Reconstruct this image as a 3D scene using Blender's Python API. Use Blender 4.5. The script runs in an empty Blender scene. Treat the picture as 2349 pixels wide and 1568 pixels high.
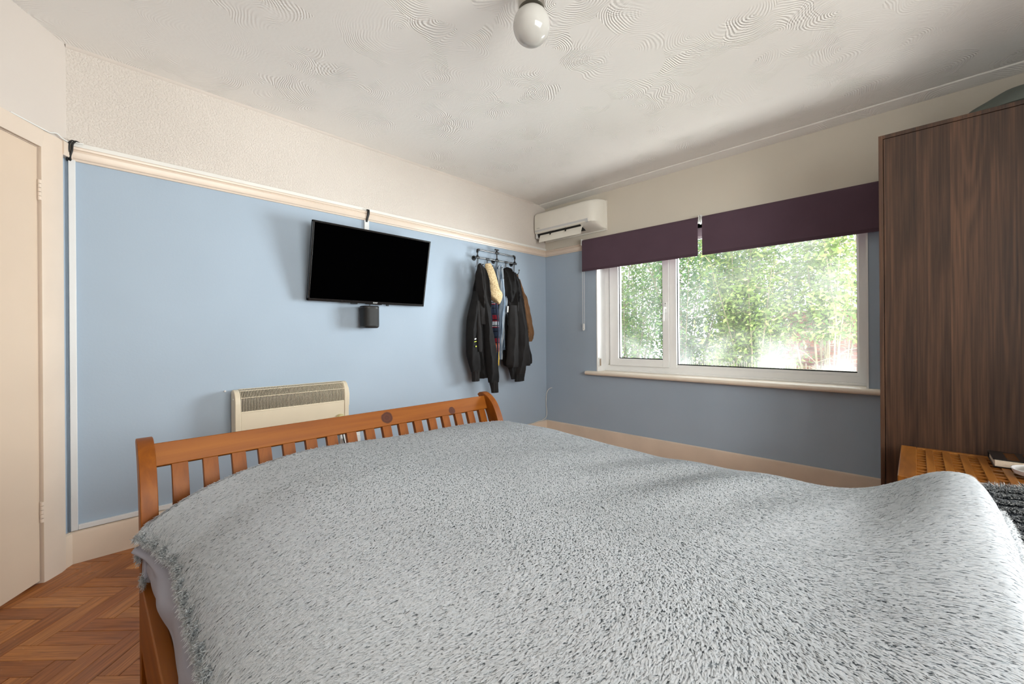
import bpy, bmesh, math, random
import numpy as np
from mathutils import Vector, Matrix

random.seed(7)
RNG = np.random.default_rng(11)
SC = bpy.context.scene
COL = SC.collection

# ------------------------------------------------------------------ camera
FPX, YAW, ROLL, SHIFT = 946.4, math.radians(44.357), -0.0075, -14.3     # in a 2349 x 1568 frame
CAM = np.array([-3.5817, -2.9677, 1.10])
_f = np.array([math.cos(YAW), math.sin(YAW), 0.0])
_r0 = np.array([math.sin(YAW), -math.cos(YAW), 0.0])
_u0 = np.array([0, 0, 1.0])
_r = _r0 * math.cos(ROLL) + _u0 * math.sin(ROLL)
_u = -_r0 * math.sin(ROLL) + _u0 * math.cos(ROLL)
cd = bpy.data.cameras.new('camera')
cd.sensor_width = 36.0
cd.sensor_fit = 'HORIZONTAL'
cd.lens = FPX / 2349.0 * 36.0
cd.shift_y = SHIFT / 2349.0
cd.clip_start = 0.02
cam = bpy.data.objects.new('camera', cd)
COL.objects.link(cam)
M = Matrix.Identity(4)
for i in range(3):
    M[i][0], M[i][1], M[i][2], M[i][3] = _r[i], _u[i], -_f[i], CAM[i]
cam.matrix_world = M
SC.camera = cam


def ray(px, py):
    return _f + _r * (px - 1174.5) / FPX - _u * (py - 784 - SHIFT) / FPX


def onp(px, py, ax, off):
    """where a sight line measured in the photograph meets a real plane of the room"""
    d = ray(px, py)
    return CAM + d * ((off - CAM[ax]) / d[ax])


def WA(px, py, o=0.0):
    return onp(px, py, 1, o)


# ------------------------------------------------------------------ light
w = bpy.data.worlds.new('world')
SC.world = w
w.use_nodes = True
bg = w.node_tree.nodes['Background']
bg.inputs[0].default_value = (0.90, 0.96, 1.0, 1)
bg.inputs[1].default_value = 1.9
SC.view_settings.view_transform = 'Standard'
SC.view_settings.look = 'None'
SC.view_settings.gamma = 1
SC.view_settings.use_curve_mapping = False
SC.view_settings.exposure = 0.38
SC.cycles.max_bounces = 5
SC.cycles.diffuse_bounces = 3
SC.cycles.glossy_bounces = 3
SC.cycles.transmission_bounces = 4
SC.cycles.transparent_max_bounces = 6
SC.cycles.adaptive_threshold = 0.1


def area(name, loc, direction, sx, sy, power, col):
    l = bpy.data.lights.new(name, 'AREA')
    l.shape = 'RECTANGLE'
    l.size, l.size_y, l.energy, l.color = sx, sy, power, col
    o = bpy.data.objects.new(name, l)
    COL.objects.link(o)
    o.location = loc
    o.rotation_euler = Vector(direction).to_track_quat('-Z', 'Y').to_euler()
    return o


# added lamps for window light, and a fill lamp outside an added rear window
area('added_key_lamp', (2.9, -4.4, .72), (-.74, .67, 0.0), 3.2, 3.3, 1050, (0.93, 0.97, 1.0))  # added key lamp, unseen outside, lights the room sideways through the window
area('rear_fill', (-2.6, -4.75, 1.5), (0, 1, 0.0), 2.3, 1.5, 120, (1.0, 0.95, 0.90))  # added fill lamp, brightens the room from behind the viewpoint
area('added_uplight', (1.0, -1.7, -.80), (-.35, 0, .94), 3.6, 1.3, 330, (1.0, 0.98, 0.95))  # added uplight, hidden below the sill, brightens the ceiling


# ------------------------------------------------------------------ mesh helpers
def org(o):
    v = np.zeros(3)
    while o is not None:
        v += np.array(o.location)
        o = o.parent
    return v


class MB:
    def __init__(s):
        s.v, s.f, s.mi = [], [], []
        s.cur = 0

    def add(s, vs, fs):
        b = len(s.v)
        s.v.extend([tuple(map(float, p)) for p in vs])
        s.f.extend([tuple(b + i for i in f) for f in fs])
        s.mi.extend([s.cur] * len(fs))
        return s

    def box(s, x0, x1, y0, y1, z0, z1):
        x0, x1 = min(x0, x1), max(x0, x1)
        y0, y1 = min(y0, y1), max(y0, y1)
        z0, z1 = min(z0, z1), max(z0, z1)
        vs = [(x, y, z) for z in (z0, z1) for x, y in ((x0, y0), (x1, y0), (x1, y1), (x0, y1))]
        return s.add(vs, [(3, 2, 1, 0), (4, 5, 6, 7), (0, 1, 5, 4), (1, 2, 6, 5), (2, 3, 7, 6), (3, 0, 4, 7)])

    def obox(s, c, ax, ay, az, hx, hy, hz):
        c, ax, ay, az = [np.array(q, float) for q in (c, ax, ay, az)]
        vs = [c + ax * hx * i + ay * hy * j + az * hz * k for k in (-1, 1) for i, j in ((-1, -1), (1, -1), (1, 1), (-1, 1))]
        return s.add(vs, [(3, 2, 1, 0), (4, 5, 6, 7), (0, 1, 5, 4), (1, 2, 6, 5), (2, 3, 7, 6), (3, 0, 4, 7)])

    def tube(s, pts, r, n=8, closed=False):
        pts = [np.array(p, float) for p in pts]
        m = len(pts)
        rs = [r] * m if not hasattr(r, '__len__') else r
        vs, fs = [], []
        prev = None
        for i, p in enumerate(pts):
            a = pts[(i - 1) % m] if (closed or i > 0) else p
            b = pts[(i + 1) % m] if (closed or i < m - 1) else p
            t = b - a
            t = t / (np.linalg.norm(t) + 1e-12)
            if prev is None:
                q = np.array([0, 0, 1.0]) if abs(t[2]) < .9 else np.array([1.0, 0, 0])
                e = np.cross(t, q)
            else:
                e = prev - t * (prev @ t)
            e = e / (np.linalg.norm(e) + 1e-12)
            prev = e
            g = np.cross(t, e)
            for k in range(n):
                th = 2 * math.pi * k / n
                vs.append(p + (e * math.cos(th) + g * math.sin(th)) * rs[i])
        L = m if closed else m - 1
        for i in range(L):
            for k in range(n):
                k2 = (k + 1) % n
                j = (i + 1) % m
                fs.append((i * n + k, i * n + k2, j * n + k2, j * n + k))
        if not closed:
            fs.append(tuple(range(n))[::-1])
            fs.append(tuple((m - 1) * n + k for k in range(n)))
        return s.add(vs, fs)

    def lathe(s, prof, c, n=32, axis='z'):
        vs, fs = [], []
        for (r, h) in prof:
            for k in range(n):
                th = 2 * math.pi * k / n
                a, b = r * math.cos(th), r * math.sin(th)
                p = {'z': (a, b, h), 'x': (h, a, b), 'y': (b, h, a)}[axis]
                vs.append((c[0] + p[0], c[1] + p[1], c[2] + p[2]))
        m = len(prof)
        for i in range(m - 1):
            for k in range(n):
                k2 = (k + 1) % n
                fs.append((i * n + k, i * n + k2, (i + 1) * n + k2, (i + 1) * n + k))
        fs.append(tuple(range(n))[::-1])
        fs.append(tuple((m - 1) * n + k for k in range(n)))
        return s.add(vs, fs)

    def prism(s, poly, fn, t0, t1):
        """poly: 2d outline, fn(a, b, t) -> point"""
        n = len(poly)
        vs = [fn(a, b, t0) for a, b in poly] + [fn(a, b, t1) for a, b in poly]
        fs = [(i, (i + 1) % n, n + (i + 1) % n, n + i) for i in range(n)]
        fs += [tuple(range(n))[::-1], tuple(range(n, 2 * n))]
        return s.add(vs, fs)

    def loft(s, rings, cap=True, closed=True):
        n = len(rings[0])
        vs = [p for r_ in rings for p in r_]
        fs = []
        for i in range(len(rings) - 1):
            for k in range(n if closed else n - 1):
                k2 = (k + 1) % n
                fs.append((i * n + k, i * n + k2, (i + 1) * n + k2, (i + 1) * n + k))
        if cap and closed:
            fs.append(tuple(range(n))[::-1])
            fs.append(tuple((len(rings) - 1) * n + k for k in range(n)))
        return s.add(vs, fs)

    def build(s, name, mat, parent=None, smooth=True, angle=35, bevel=0.0, seg=2, sub=0, fix=True):
        me = bpy.data.meshes.new(name)
        v = np.array(s.v, float)
        if parent is not None:
            o0 = org(parent)
        else:
            lo, hi = v.min(0), v.max(0)
            o0 = np.array([(lo[0] + hi[0]) / 2, (lo[1] + hi[1]) / 2, lo[2]])
        me.from_pydata([tuple(p) for p in (v - o0)], [], s.f)
        mats = mat if isinstance(mat, (list, tuple)) else [mat]
        for m_ in mats:
            me.materials.append(m_)
        if len(mats) > 1:
            me.polygons.foreach_set('material_index', s.mi)
        if fix:
            bm = bmesh.new()
            bm.from_mesh(me)
            bmesh.ops.recalc_face_normals(bm, faces=bm.faces)
            bm.to_mesh(me)
            bm.free()
        o = bpy.data.objects.new(name, me)
        COL.objects.link(o)
        if parent is not None:
            o.parent = parent
        else:
            o.location = o0
        if smooth:
            me.polygons.foreach_set('use_smooth', [True] * len(me.polygons))
            me.set_sharp_from_angle(angle=math.radians(angle))
        if sub:
            md = o.modifiers.new('sub', 'SUBSURF')
            md.levels = md.render_levels = sub
        if bevel:
            md = o.modifiers.new('bevel', 'BEVEL')
            md.width, md.segments, md.limit_method = bevel, seg, 'ANGLE'
            md.angle_limit = math.radians(40)
            md.harden_normals = True
        return o


def bx(*a):
    return MB().box(*a)


def empty(name, loc):
    o = bpy.data.objects.new(name, None)
    o.empty_display_size = .05
    COL.objects.link(o)
    o.location = loc
    return o


def tag(o, label=None, cat=None, group=None, kind=None):
    if label:
        o['label'] = label
    if cat:
        o['category'] = cat
    if group:
        o['group'] = group
    if kind:
        o['kind'] = kind
    return o


def struct(o, label=None):
    o['kind'] = 'structure'
    if label:
        o['label'] = label
    return o


def text_mesh(name, body, size, mat, origin, ax, az, parent, depth=.0004, bold=0.0):
    """flat lettering as a thin mesh, centred on origin, reading along ax with az up"""
    cu = bpy.data.curves.new(name, 'FONT')
    cu.body, cu.size, cu.align_x, cu.align_y = body, size, 'CENTER', 'CENTER'
    cu.extrude, cu.offset = depth, bold
    t = bpy.data.objects.new(name + '_tmp', cu)
    COL.objects.link(t)
    dg = bpy.context.evaluated_depsgraph_get()
    me = bpy.data.meshes.new_from_object(t.evaluated_get(dg))
    bpy.data.objects.remove(t)
    me.name = name
    ax, az = np.array(ax, float), np.array(az, float)
    ny = np.cross(ax, az)
    o0 = org(parent)
    co = np.empty(len(me.vertices) * 3)
    me.vertices.foreach_get('co', co)
    co = co.reshape(-1, 3)
    P = np.array(origin) - o0 + co[:, :1] * ax + co[:, 1:2] * az + co[:, 2:3] * ny
    me.vertices.foreach_set('co', P.ravel())
    me.materials.clear()
    me.materials.append(mat)
    me.update()
    o = bpy.data.objects.new(name, me)
    COL.objects.link(o)
    o.parent = parent
    return o


def curve_pts(pts, m=8):
    """Catmull-Rom through pts (any tuple length)"""
    P = [np.array(p, float) for p in pts]
    P = [2 * P[0] - P[1]] + P + [2 * P[-1] - P[-2]]
    out = []
    for i in range(1, len(P) - 2):
        for k in range(m):
            t = k / m
            a, b, c, d = P[i - 1], P[i], P[i + 1], P[i + 2]
            out.append(.5 * ((2 * b) + (c - a) * t + (2 * a - 5 * b + 4 * c - d) * t * t + (3 * b - a - 3 * c + d) * t ** 3))
    out.append(P[-2])
    return out


# ------------------------------------------------------------------ materials
def srgb(r, g, b):
    f = lambda c: (c / 255 / 12.92) if c / 255 <= .04045 else ((c / 255 + .055) / 1.055) ** 2.4
    return (f(r), f(g), f(b))


class NT:
    def __init__(s, name, rough=.6, spec=.4):
        s.m = bpy.data.materials.new(name)
        s.m.use_nodes = True
        s.n, s.l = s.m.node_tree.nodes, s.m.node_tree.links
        s.b = s.n['Principled BSDF']
        s.b.inputs['Roughness'].default_value = rough
        s.b.inputs['Specular IOR Level'].default_value = spec

    def node(s, t, **k):
        q = s.n.new(t)
        for a, v in k.items():
            setattr(q, a, v)
        return q

    def co(s, kind='Object', scale=(1, 1, 1), rot=(0, 0, 0), loc=(0, 0, 0)):
        t = s.node('ShaderNodeTexCoord')
        mp = s.node('ShaderNodeMapping')
        mp.inputs['Scale'].default_value = scale
        mp.inputs['Rotation'].default_value = rot
        mp.inputs['Location'].default_value = loc
        s.l.new(t.outputs[kind], mp.inputs['Vector'])
        return mp.outputs[0]

    def pos(s, scale=(1, 1, 1)):
        t = s.node('ShaderNodeNewGeometry')
        mp = s.node('ShaderNodeMapping')
        mp.inputs['Scale'].default_value = scale
        s.l.new(t.outputs['Position'], mp.inputs['Vector'])
        return mp.outputs[0]

    def noise(s, vec, scale, detail=3, rough=.5, dist=0.0):
        q = s.node('ShaderNodeTexNoise')
        q.inputs['Scale'].default_value = scale
        q.inputs['Detail'].default_value = detail
        q.inputs['Roughness'].default_value = rough
        q.inputs['Distortion'].default_value = dist
        s.l.new(vec, q.inputs['Vector'])
        return q.outputs['Fac']

    def ramp(s, fac, stops):
        q = s.node('ShaderNodeValToRGB')
        e = q.color_ramp.elements
        while len(e) < len(stops):
            e.new(.5)
        for el, (p, c) in zip(e, stops):
            el.position = p
            el.color = tuple(c) + (1,) if len(c) == 3 else c
        s.l.new(fac, q.inputs[0])
        return q.outputs[0]

    def mix(s, fac, a, b, mode='MIX'):
        q = s.node('ShaderNodeMix', data_type='RGBA', blend_type=mode)
        for inp, v in ((q.inputs[0], fac), (q.inputs[6], a), (q.inputs[7], b)):
            if isinstance(v, bpy.types.NodeSocket):
                s.l.new(v, inp)
            elif isinstance(v, (int, float)):
                inp.default_value = v
            else:
                inp.default_value = tuple(v) + (1,)
        return q.outputs[2]

    def math(s, op, a, b=0.0, c=None):
        q = s.node('ShaderNodeMath', operation=op)
        for i, v in enumerate((a, b) if c is None else (a, b, c)):
            if isinstance(v, bpy.types.NodeSocket):
                s.l.new(v, q.inputs[i])
            else:
                q.inputs[i].default_value = v
        return q.outputs[0]

    def color(s, sock):
        if isinstance(sock, bpy.types.NodeSocket):
            s.l.new(sock, s.b.inputs['Base Color'])
        else:
            s.b.inputs['Base Color'].default_value = tuple(sock) + (1,)

    def bump(s, h, strength=.3, dist=.01):
        q = s.node('ShaderNodeBump')
        q.inputs['Strength'].default_value = strength
        q.inputs['Distance'].default_value = dist
        s.l.new(h, q.inputs['Height'])
        s.l.new(q.outputs[0], s.b.inputs['Normal'])


def plain(name, col, rough=.6, var=.06, scale=9, bump=0.0, bscale=200, spec=.4, metal=0.0):
    t = NT(name, rough, spec)
    t.b.inputs['Metallic'].default_value = metal
    v = t.co()
    n = t.noise(v, scale, 3)
    lo = tuple(c * (1 - var) for c in col)
    hi = tuple(min(1, c * (1 + var)) for c in col)
    t.color(t.ramp(n, [(.3, lo), (.7, hi)]))
    if bump:
        t.bump(t.noise(v, bscale, 2), bump, .002)
    return t.m


def wood(name, dark, mid, light, axis='x', rough=.35, fine=26, long=1.6, knots=(), spec=.3):
    t = NT(name, rough, spec)
    sc = {'x': (long, fine, fine), 'y': (fine, long, fine), 'z': (fine, fine, long)}[axis]
    v = t.co(scale=sc)
    n = t.noise(v, 1.0, 5, .6, .6)
    big = t.noise(t.co(scale=tuple(.25 * q for q in sc)), 1.0, 2, .5, .8)
    f = t.math('ADD', t.math('MULTIPLY', n, .6), t.math('MULTIPLY', big, .4))
    c = t.ramp(f, [(.32, dark), (.5, mid), (.68, light)])
    for (kp, kr, kd) in knots:
        q = t.co(loc=tuple(-a for a in kp))
        vm = t.node('ShaderNodeVectorMath', operation='MULTIPLY')
        t.l.new(q, vm.inputs[0])
        vm.inputs[1].default_value = tuple(1 / a for a in kr)
        ln = t.node('ShaderNodeVectorMath', operation='LENGTH')
        t.l.new(vm.outputs[0], ln.inputs[0])
        d = t.math('ADD', ln.outputs['Value'], t.math('MULTIPLY', t.noise(t.co(), 60, 2), .25))
        mk = t.ramp(d, [(.85, (1, 1, 1)), (1.2, (0, 0, 0))])
        ring = t.math('SINE', t.math('MULTIPLY', d, 14.0))
        kc = t.mix(t.math('MULTIPLY_ADD', ring, .25, .4), tuple(a * .55 for a in kd), kd)
        c = t.mix(mk, c, kc)
    t.color(c)
    t.bump(n, .08, .003)
    return t.m


# walls and ceiling
def wall_mat(name, col, rough=.75, lump=0.0):
    t = NT(name, rough, .25)
    p = t.pos()
    n = t.noise(p, 1.3, 2, .55)
    c = t.ramp(n, [(.3, tuple(a * .955 for a in col)), (.7, tuple(min(1, a * 1.03) for a in col))])
    # scuffs and small marks
    mk = t.ramp(t.noise(p, 14, 3, .7), [(.70, (0, 0, 0)), (.80, (1, 1, 1))])
    t.color(t.mix(t.math('MULTIPLY', mk, .10), c, tuple(a * .55 for a in col)))
    if lump:
        h = t.noise(p, 105, 2, .45, .4)
        pit = t.ramp(h, [(.40, (0, 0, 0)), (.56, (1, 1, 1))])
        t.bump(pit, lump, .003)
    else:
        t.bump(t.noise(p, 90, 1), .06, .004)
    return t.m


BLUE = srgb(165, 180, 196)
M_blue = wall_mat('blue_paint', BLUE, .7)
M_white_tex = wall_mat('pebbled_white_plaster', srgb(214, 205, 197), .85, .55)
M_cream_wall = wall_mat('cream_plaster', srgb(214, 206, 192), .8)
M_smooth_white = wall_mat('smooth_white_plaster', srgb(210, 200, 192), .8)
M_cream_gloss = plain('cream_gloss_paint', srgb(220, 203, 187), .28, .025, 6, .05, 60)
M_door = plain('cream_door_paint', srgb(216, 195, 174), .38, .02, 3)
M_skirt = plain('cream_skirting_paint', srgb(222, 203, 184), .35, .05, 5, .08, 50)
M_white_pl = plain('white_plastic', srgb(232, 232, 230), .35, .02)
M_trunk = plain('white_trunking_plastic', srgb(222, 222, 222), .4, .02)
M_upvc = plain('white_window_plastic', srgb(248, 248, 247), .25, .015)
M_sill = plain('cream_sill_paint', srgb(236, 224, 208), .3, .03, 8)
M_black_pl = plain('black_plastic', (.012, .012, .013), .35, .2)
M_black_cable = plain('black_cable', (.01, .01, .01), .5, .2)
M_rubber = plain('dark_gasket', (.012, .013, .012), .6, .2)


def ceiling_mat():
    t = NT('swirled_ceiling_plaster', .8, .25)
    p = t.pos()
    col = srgb(240, 237, 233)
    n = t.noise(p, .9, 3)
    t.color(t.ramp(n, [(.3, tuple(a * .96 for a in col)), (.7, tuple(a * 1.02 for a in col))]))
    # combed arcs: fans of fine grooves turning around irregular centres
    wv = t.node('ShaderNodeTexNoise')
    wv.inputs['Scale'].default_value = 5.0
    wv.inputs['Detail'].default_value = 1
    t.l.new(p, wv.inputs['Vector'])

    def fan(scale, shift, freq, warp_amt):
        wp = t.node('ShaderNodeVectorMath', operation='MULTIPLY_ADD')
        t.l.new(wv.outputs['Color'], wp.inputs[0])
        wp.inputs[1].default_value = (warp_amt, warp_amt, 0)
        add = t.node('ShaderNodeVectorMath', operation='ADD')
        t.l.new(p, add.inputs[0])
        add.inputs[1].default_value = shift
        t.l.new(add.outputs[0], wp.inputs[2])
        vo = t.node('ShaderNodeTexVoronoi', feature='F1')
        vo.inputs['Scale'].default_value = scale
        t.l.new(wp.outputs[0], vo.inputs['Vector'])
        loc = t.node('ShaderNodeVectorMath', operation='SUBTRACT')
        t.l.new(wp.outputs[0], loc.inputs[0])
        t.l.new(vo.outputs['Position'], loc.inputs[1])
        nrm = t.node('ShaderNodeVectorMath', operation='NORMALIZE')
        flat = t.node('ShaderNodeVectorMath', operation='MULTIPLY')
        flat.inputs[1].default_value = (1, 1, 0)
        t.l.new(loc.outputs[0], flat.inputs[0])
        t.l.new(flat.outputs[0], nrm.inputs[0])
        ln = t.node('ShaderNodeVectorMath', operation='LENGTH')
        t.l.new(flat.outputs[0], ln.inputs[0])
        rd = t.node('ShaderNodeVectorMath', operation='MULTIPLY_ADD')
        t.l.new(vo.outputs['Color'], rd.inputs[0])
        rd.inputs[1].default_value = (2, 2, 0)
        rd.inputs[2].default_value = (-1, -1, 0)
        dt = t.node('ShaderNodeVectorMath', operation='DOT_PRODUCT')
        t.l.new(nrm.outputs[0], dt.inputs[0])
        t.l.new(rd.outputs[0], dt.inputs[1])
        sector = t.ramp(t.math('MULTIPLY_ADD', dt.outputs['Value'], .5, .5), [(.46, (0, 0, 0)), (.70, (1, 1, 1))])
        jit = t.math('MULTIPLY', t.noise(p, 22, 2), .006)
        g = t.math('SINE', t.math('MULTIPLY', t.math('ADD', ln.outputs['Value'], jit), freq))
        return t.math('MULTIPLY', g, sector)

    a1 = fan(3.0, (0, 0, 0), 520.0, .12)
    a2 = fan(2.5, (3.37, 1.71, 0), 480.0, .16)
    h = t.math('ADD', a1, t.math('MULTIPLY', a2, .7))
    keep = t.ramp(t.noise(p, 2.4, 3, .6), [(.40, (.10, .10, .10)), (.64, (1, 1, 1))])
    h = t.math('MULTIPLY', h, keep)
    h2 = t.math('ADD', t.math('MULTIPLY', h, .5), t.math('MULTIPLY', t.noise(p, 45, 3), .25))
    t.bump(h2, .48, .006)
    return t.m


M_ceil = ceiling_mat()


def parquet_mat():
    t = NT('parquet_wood', .33, .5)
    uv = t.node('ShaderNodeTexCoord').outputs['UV']
    oi = t.node('ShaderNodeObjectInfo').outputs['Random']
    gi = t.node('ShaderNodeNewGeometry').outputs['Random Per Island']
    rnd = t.math('FRACT', t.math('ADD', t.math('MULTIPLY', oi, 7.3), t.math('MULTIPLY', gi, 5.1)))
    off = t.node('ShaderNodeCombineXYZ')
    t.l.new(t.math('MULTIPLY', rnd, 37.0), off.inputs[0])
    t.l.new(t.math('MULTIPLY', rnd, 91.0), off.inputs[1])
    add = t.node('ShaderNodeVectorMath', operation='ADD')
    t.l.new(uv, add.inputs[0])
    t.l.new(off.outputs[0], add.inputs[1])
    mp = t.node('ShaderNodeMapping')
    mp.inputs['Scale'].default_value = (5, 95, 1)
    t.l.new(add.outputs[0], mp.inputs[0])
    g = t.noise(mp.outputs[0], 1.0, 5, .6, .7)
    base = t.ramp(rnd, [(0, srgb(152, 88, 42)), (.35, srgb(172, 104, 50)), (.7, srgb(186, 117, 58)), (1, srgb(204, 138, 78))])
    dark = t.mix(1.0, base, (.55, .48, .42), 'MULTIPLY')
    c = t.mix(t.ramp(g, [(.35, (1, 1, 1)), (.62, (0, 0, 0))]), base, dark)
    p = t.pos()
    dust = t.ramp(t.noise(p, 75, 2, .5), [(.74, (0, 0, 0)), (.77, (1, 1, 1))])
    c = t.mix(t.math('MULTIPLY', dust, .45), c, srgb(205, 185, 165))
    t.color(c)
    t.bump(g, .10, .002)
    rr = t.ramp(t.noise(p, 6, 3), [(.3, (.26,) * 3), (.7, (.48,) * 3)])
    t.l.new(rr, t.b.inputs['Roughness'])
    return t.m


M_parquet = parquet_mat()
M_grime = plain('dark_floor_gap', srgb(48, 36, 28), .8)
KN = srgb(92, 44, 22)
D1, D2, D3 = srgb(110, 54, 3), srgb(133, 71, 7), srgb(152, 88, 16)
M_bedx = wood('honey_pine_rail', D1, D2, D3, 'x', .48, 22, 1.2, knots=[])
M_bedy = wood('honey_pine_side', D1, D2, D3, 'y', .48, 22, 1.2)
M_bedz = wood('honey_pine_upright', D1, D2, D3, 'z', .48, 26, 1.6)

# ------------------------------------------------------------------ room shell
H = 2.54
XL = -3.658
DW = np.array([-.543, -.840, 0.0])             # along the angled door wall
DN = np.array([.840, -.543, 0.0])              # its normal, into the room
P0 = np.array([XL, 0.0, 0.0])
DEND = P0 + DW * 1.16
XS, YB = float(DEND[0]), -4.40                 # side wall and back wall
WIN = (-2.735, -.665, .735, 2.03)              # window opening: y0, y1, z0, z1
RZ0, RZ1 = 1.977, 2.045                        # picture rail

# ceiling, with the shallow drop along the window wall
m = MB()
m.box(XS - .3, -.105, YB - .2, .2, H, H + .12)
m.prism([(-.105, H), (-.09, H - .006), (.0, H - .022), (.25, H - .022), (.25, H + .12), (-.105, H + .12)], lambda a, b, t: (a, t, b), YB - .2, .2)
struct(m.build('ceiling', M_ceil), 'white ceiling with combed plaster swirls')
b_ = MB().tube([(-.103, -4.3, H - .003), (-.103, -.004, H - .003)], .007, 8)
struct(b_.build('trim_5', plain('ceiling_bead_paint', srgb(232, 228, 222), .6)), 'thin raised bead along the ceiling by the window wall')

m = MB()
m.box(XL - .6, .3, 0, .2, 0, (RZ0 + RZ1) / 2)
m.cur = 1
m.box(XL - .6, .3, 0, .2, (RZ0 + RZ1) / 2, H + .1)
wl = struct(m.build('wall_left', [M_blue, M_white_tex]), 'pale blue wall with pebbled white plaster above the picture rail')
struct(MB().prism([(0, H), (0, H - .014), (-.006, H - .010), (-.010, H)], lambda a, b, t: (t, a, b), XL, -.2).build('trim_6', M_smooth_white), 'thin plaster edge where the pebbled wall meets the ceiling')

y0, y1, z0, z1 = WIN
zs = (RZ0 + RZ1) / 2
m = MB()
m.box(0, .30, y1, .2, 0, zs)
m.box(0, .30, YB - .2, y0, 0, zs)
m.box(0, .30, y0, y1, 0, z0 - .035)
m.cur = 1
m.box(0, .30, y1, .2, zs, H + .1)
m.box(0, .30, YB - .2, y0, zs, H + .1)
m.box(0, .30, y0, y1, z1, H + .1)
struct(m.build('wall_right', [M_blue, M_cream_wall]), 'blue window wall with cream plaster above the picture rail')


def dw(s, o, z):
    return P0 + DW * s + DN * o + np.array([0, 0, z])


def dbox(mb, s0, s1, o0, o1, z0_, z1_):
    c = dw((s0 + s1) / 2, (o0 + o1) / 2, (z0_ + z1_) / 2)
    return mb.obox(c, DW, DN, (0, 0, 1), abs(s1 - s0) / 2, abs(o1 - o0) / 2, abs(z1_ - z0_) / 2)


DS0, DS1, DZ = .160, .925, 1.972               # door opening
m = MB()
dbox(m, -.2, DS0, -.15, 0, 0, zs)
dbox(m, DS1, 1.3, -.15, 0, 0, zs)
m.cur = 1
dbox(m, -.2, DS0, -.15, 0, zs, H + .1)
dbox(m, DS1, 1.3, -.15, 0, zs, H + .1)
dbox(m, DS0, DS1, -.15, 0, DZ, H + .1)
struct(m.build('wall_door', [M_blue, M_smooth_white]), 'angled wall with the cream door in it')
struct(bx(XS - .15, XS, YB - .2, DEND[1] + .02, 0, H + .1).build('wall_side', M_smooth_white))
m = MB()
RX0, RX1, RQ0, RQ1 = -3.7, -1.5, .85, 2.15       # opening added behind the viewpoint to let fill light in
m.box(XS - .2, RX0, YB - .15, YB, 0, H + .1).box(RX1, .3, YB - .15, YB, 0, H + .1)
m.box(RX0, RX1, YB - .15, YB, 0, RQ0).box(RX0, RX1, YB - .15, YB, RQ1, H + .1)
struct(m.build('wall_back', M_blue))

# floor: dark bed under herringbone blocks
PW, PL = .070, .280
floor = struct(bx(XS - .3, .3, YB - .2, .2, -.08, -.0015).build('floor', M_grime), 'herringbone parquet floor of orange brown wooden blocks')
E1, E2 = np.array([math.cos(math.radians(-45)), math.sin(math.radians(-45))]), np.array([math.cos(math.radians(45)), math.sin(math.radians(45))])


def plank_mesh():
    me = bpy.data.meshes.new('parquet_block')
    a, b, h, c = PL / 2 - .0004, PW / 2 - .0004, .009, .0011
    vs = [(-a, -b, -h), (a, -b, -h), (a, b, -h), (-a, b, -h), (-a, -b, -c), (a, -b, -c), (a, b, -c), (-a, b, -c),
          (-a + c, -b + c, 0), (a - c, -b + c, 0), (a - c, b - c, 0), (-a + c, b - c, 0)]
    fs = [(0, 1, 5, 4), (1, 2, 6, 5), (2, 3, 7, 6), (3, 0, 4, 7), (4, 5, 9, 8), (5, 6, 10, 9), (6, 7, 11, 10), (7, 4, 8, 11), (8, 9, 10, 11)]
    me.from_pydata(vs, [], fs)
    uv = me.uv_layers.new(name='UVMap')
    for l in me.loops:
        q = me.vertices[l.vertex_index].co
        uv.data[l.index].uv = (q.x, q.y)
    me.materials.append(M_parquet)
    return me, vs, fs


pm, pvs, pfs = plank_mesh()
blocks = []
for j in range(-22, 22):
    for k in range(-120, 121):
        for hv in (0, 1):
            bxx, byy = j * PL + k * PW, -j * PL + k * PW
            c2 = (bxx + PL / 2, byy + PW / 2) if hv == 0 else (bxx - PW / 2, byy + PL / 2)
            q = np.array([-3.72, -1.1]) + E1 * c2[0] + E2 * c2[1]
            if XS - .2 < q[0] < .12 and YB - .1 < q[1] < .1:
                if (q - P0[:2]) @ np.array([.84, -.543]) < -.14:
                    continue
                blocks.append((q, hv))
# the open stretch of floor between door, skirting and bed shows; those are the single blocks
blocks.sort(key=lambda t: (t[0][0] - -3.75) ** 2 + .6 * (t[0][1] - -.85) ** 2)
for q, hv in blocks[:150]:
    o = bpy.data.objects.new('parquet_block', pm)
    COL.objects.link(o)
    o.parent = floor
    fo = org(floor)
    o.location = (q[0] - fo[0], q[1] - fo[1], random.uniform(-.0006, .0004) - fo[2])
    o.rotation_euler = (random.uniform(-.0015, .0015), random.uniform(-.003, .003), math.radians(-45 + 90 * hv) + (math.pi if random.random() < .5 else 0))
vs, fs, uvs = [], [], []
for q, hv in blocks[150:]:
    b0 = len(vs)
    d1, d2 = (E1, E2) if hv == 0 else (E2, -E1)
    for x, y, z in pvs:
        p = q + d1 * x + d2 * y
        vs.append((p[0] - fo[0], p[1] - fo[1], z - fo[2]))
        uvs.append((x, y))
    fs.extend([tuple(b0 + i for i in f) for f in pfs])
me = bpy.data.meshes.new('parquet_field')
me.from_pydata(vs, [], fs)
ul = me.uv_layers.new(name='UVMap')
li = np.empty(len(me.loops), dtype=np.int32)
me.loops.foreach_get('vertex_index', li)
ul.data.foreach_set('uv', np.array(uvs)[li].ravel())
me.materials.append(M_parquet)
o = bpy.data.objects.new('parquet_field', me)
COL.objects.link(o)
o.parent = floor
o['kind'] = 'stuff'

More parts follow.
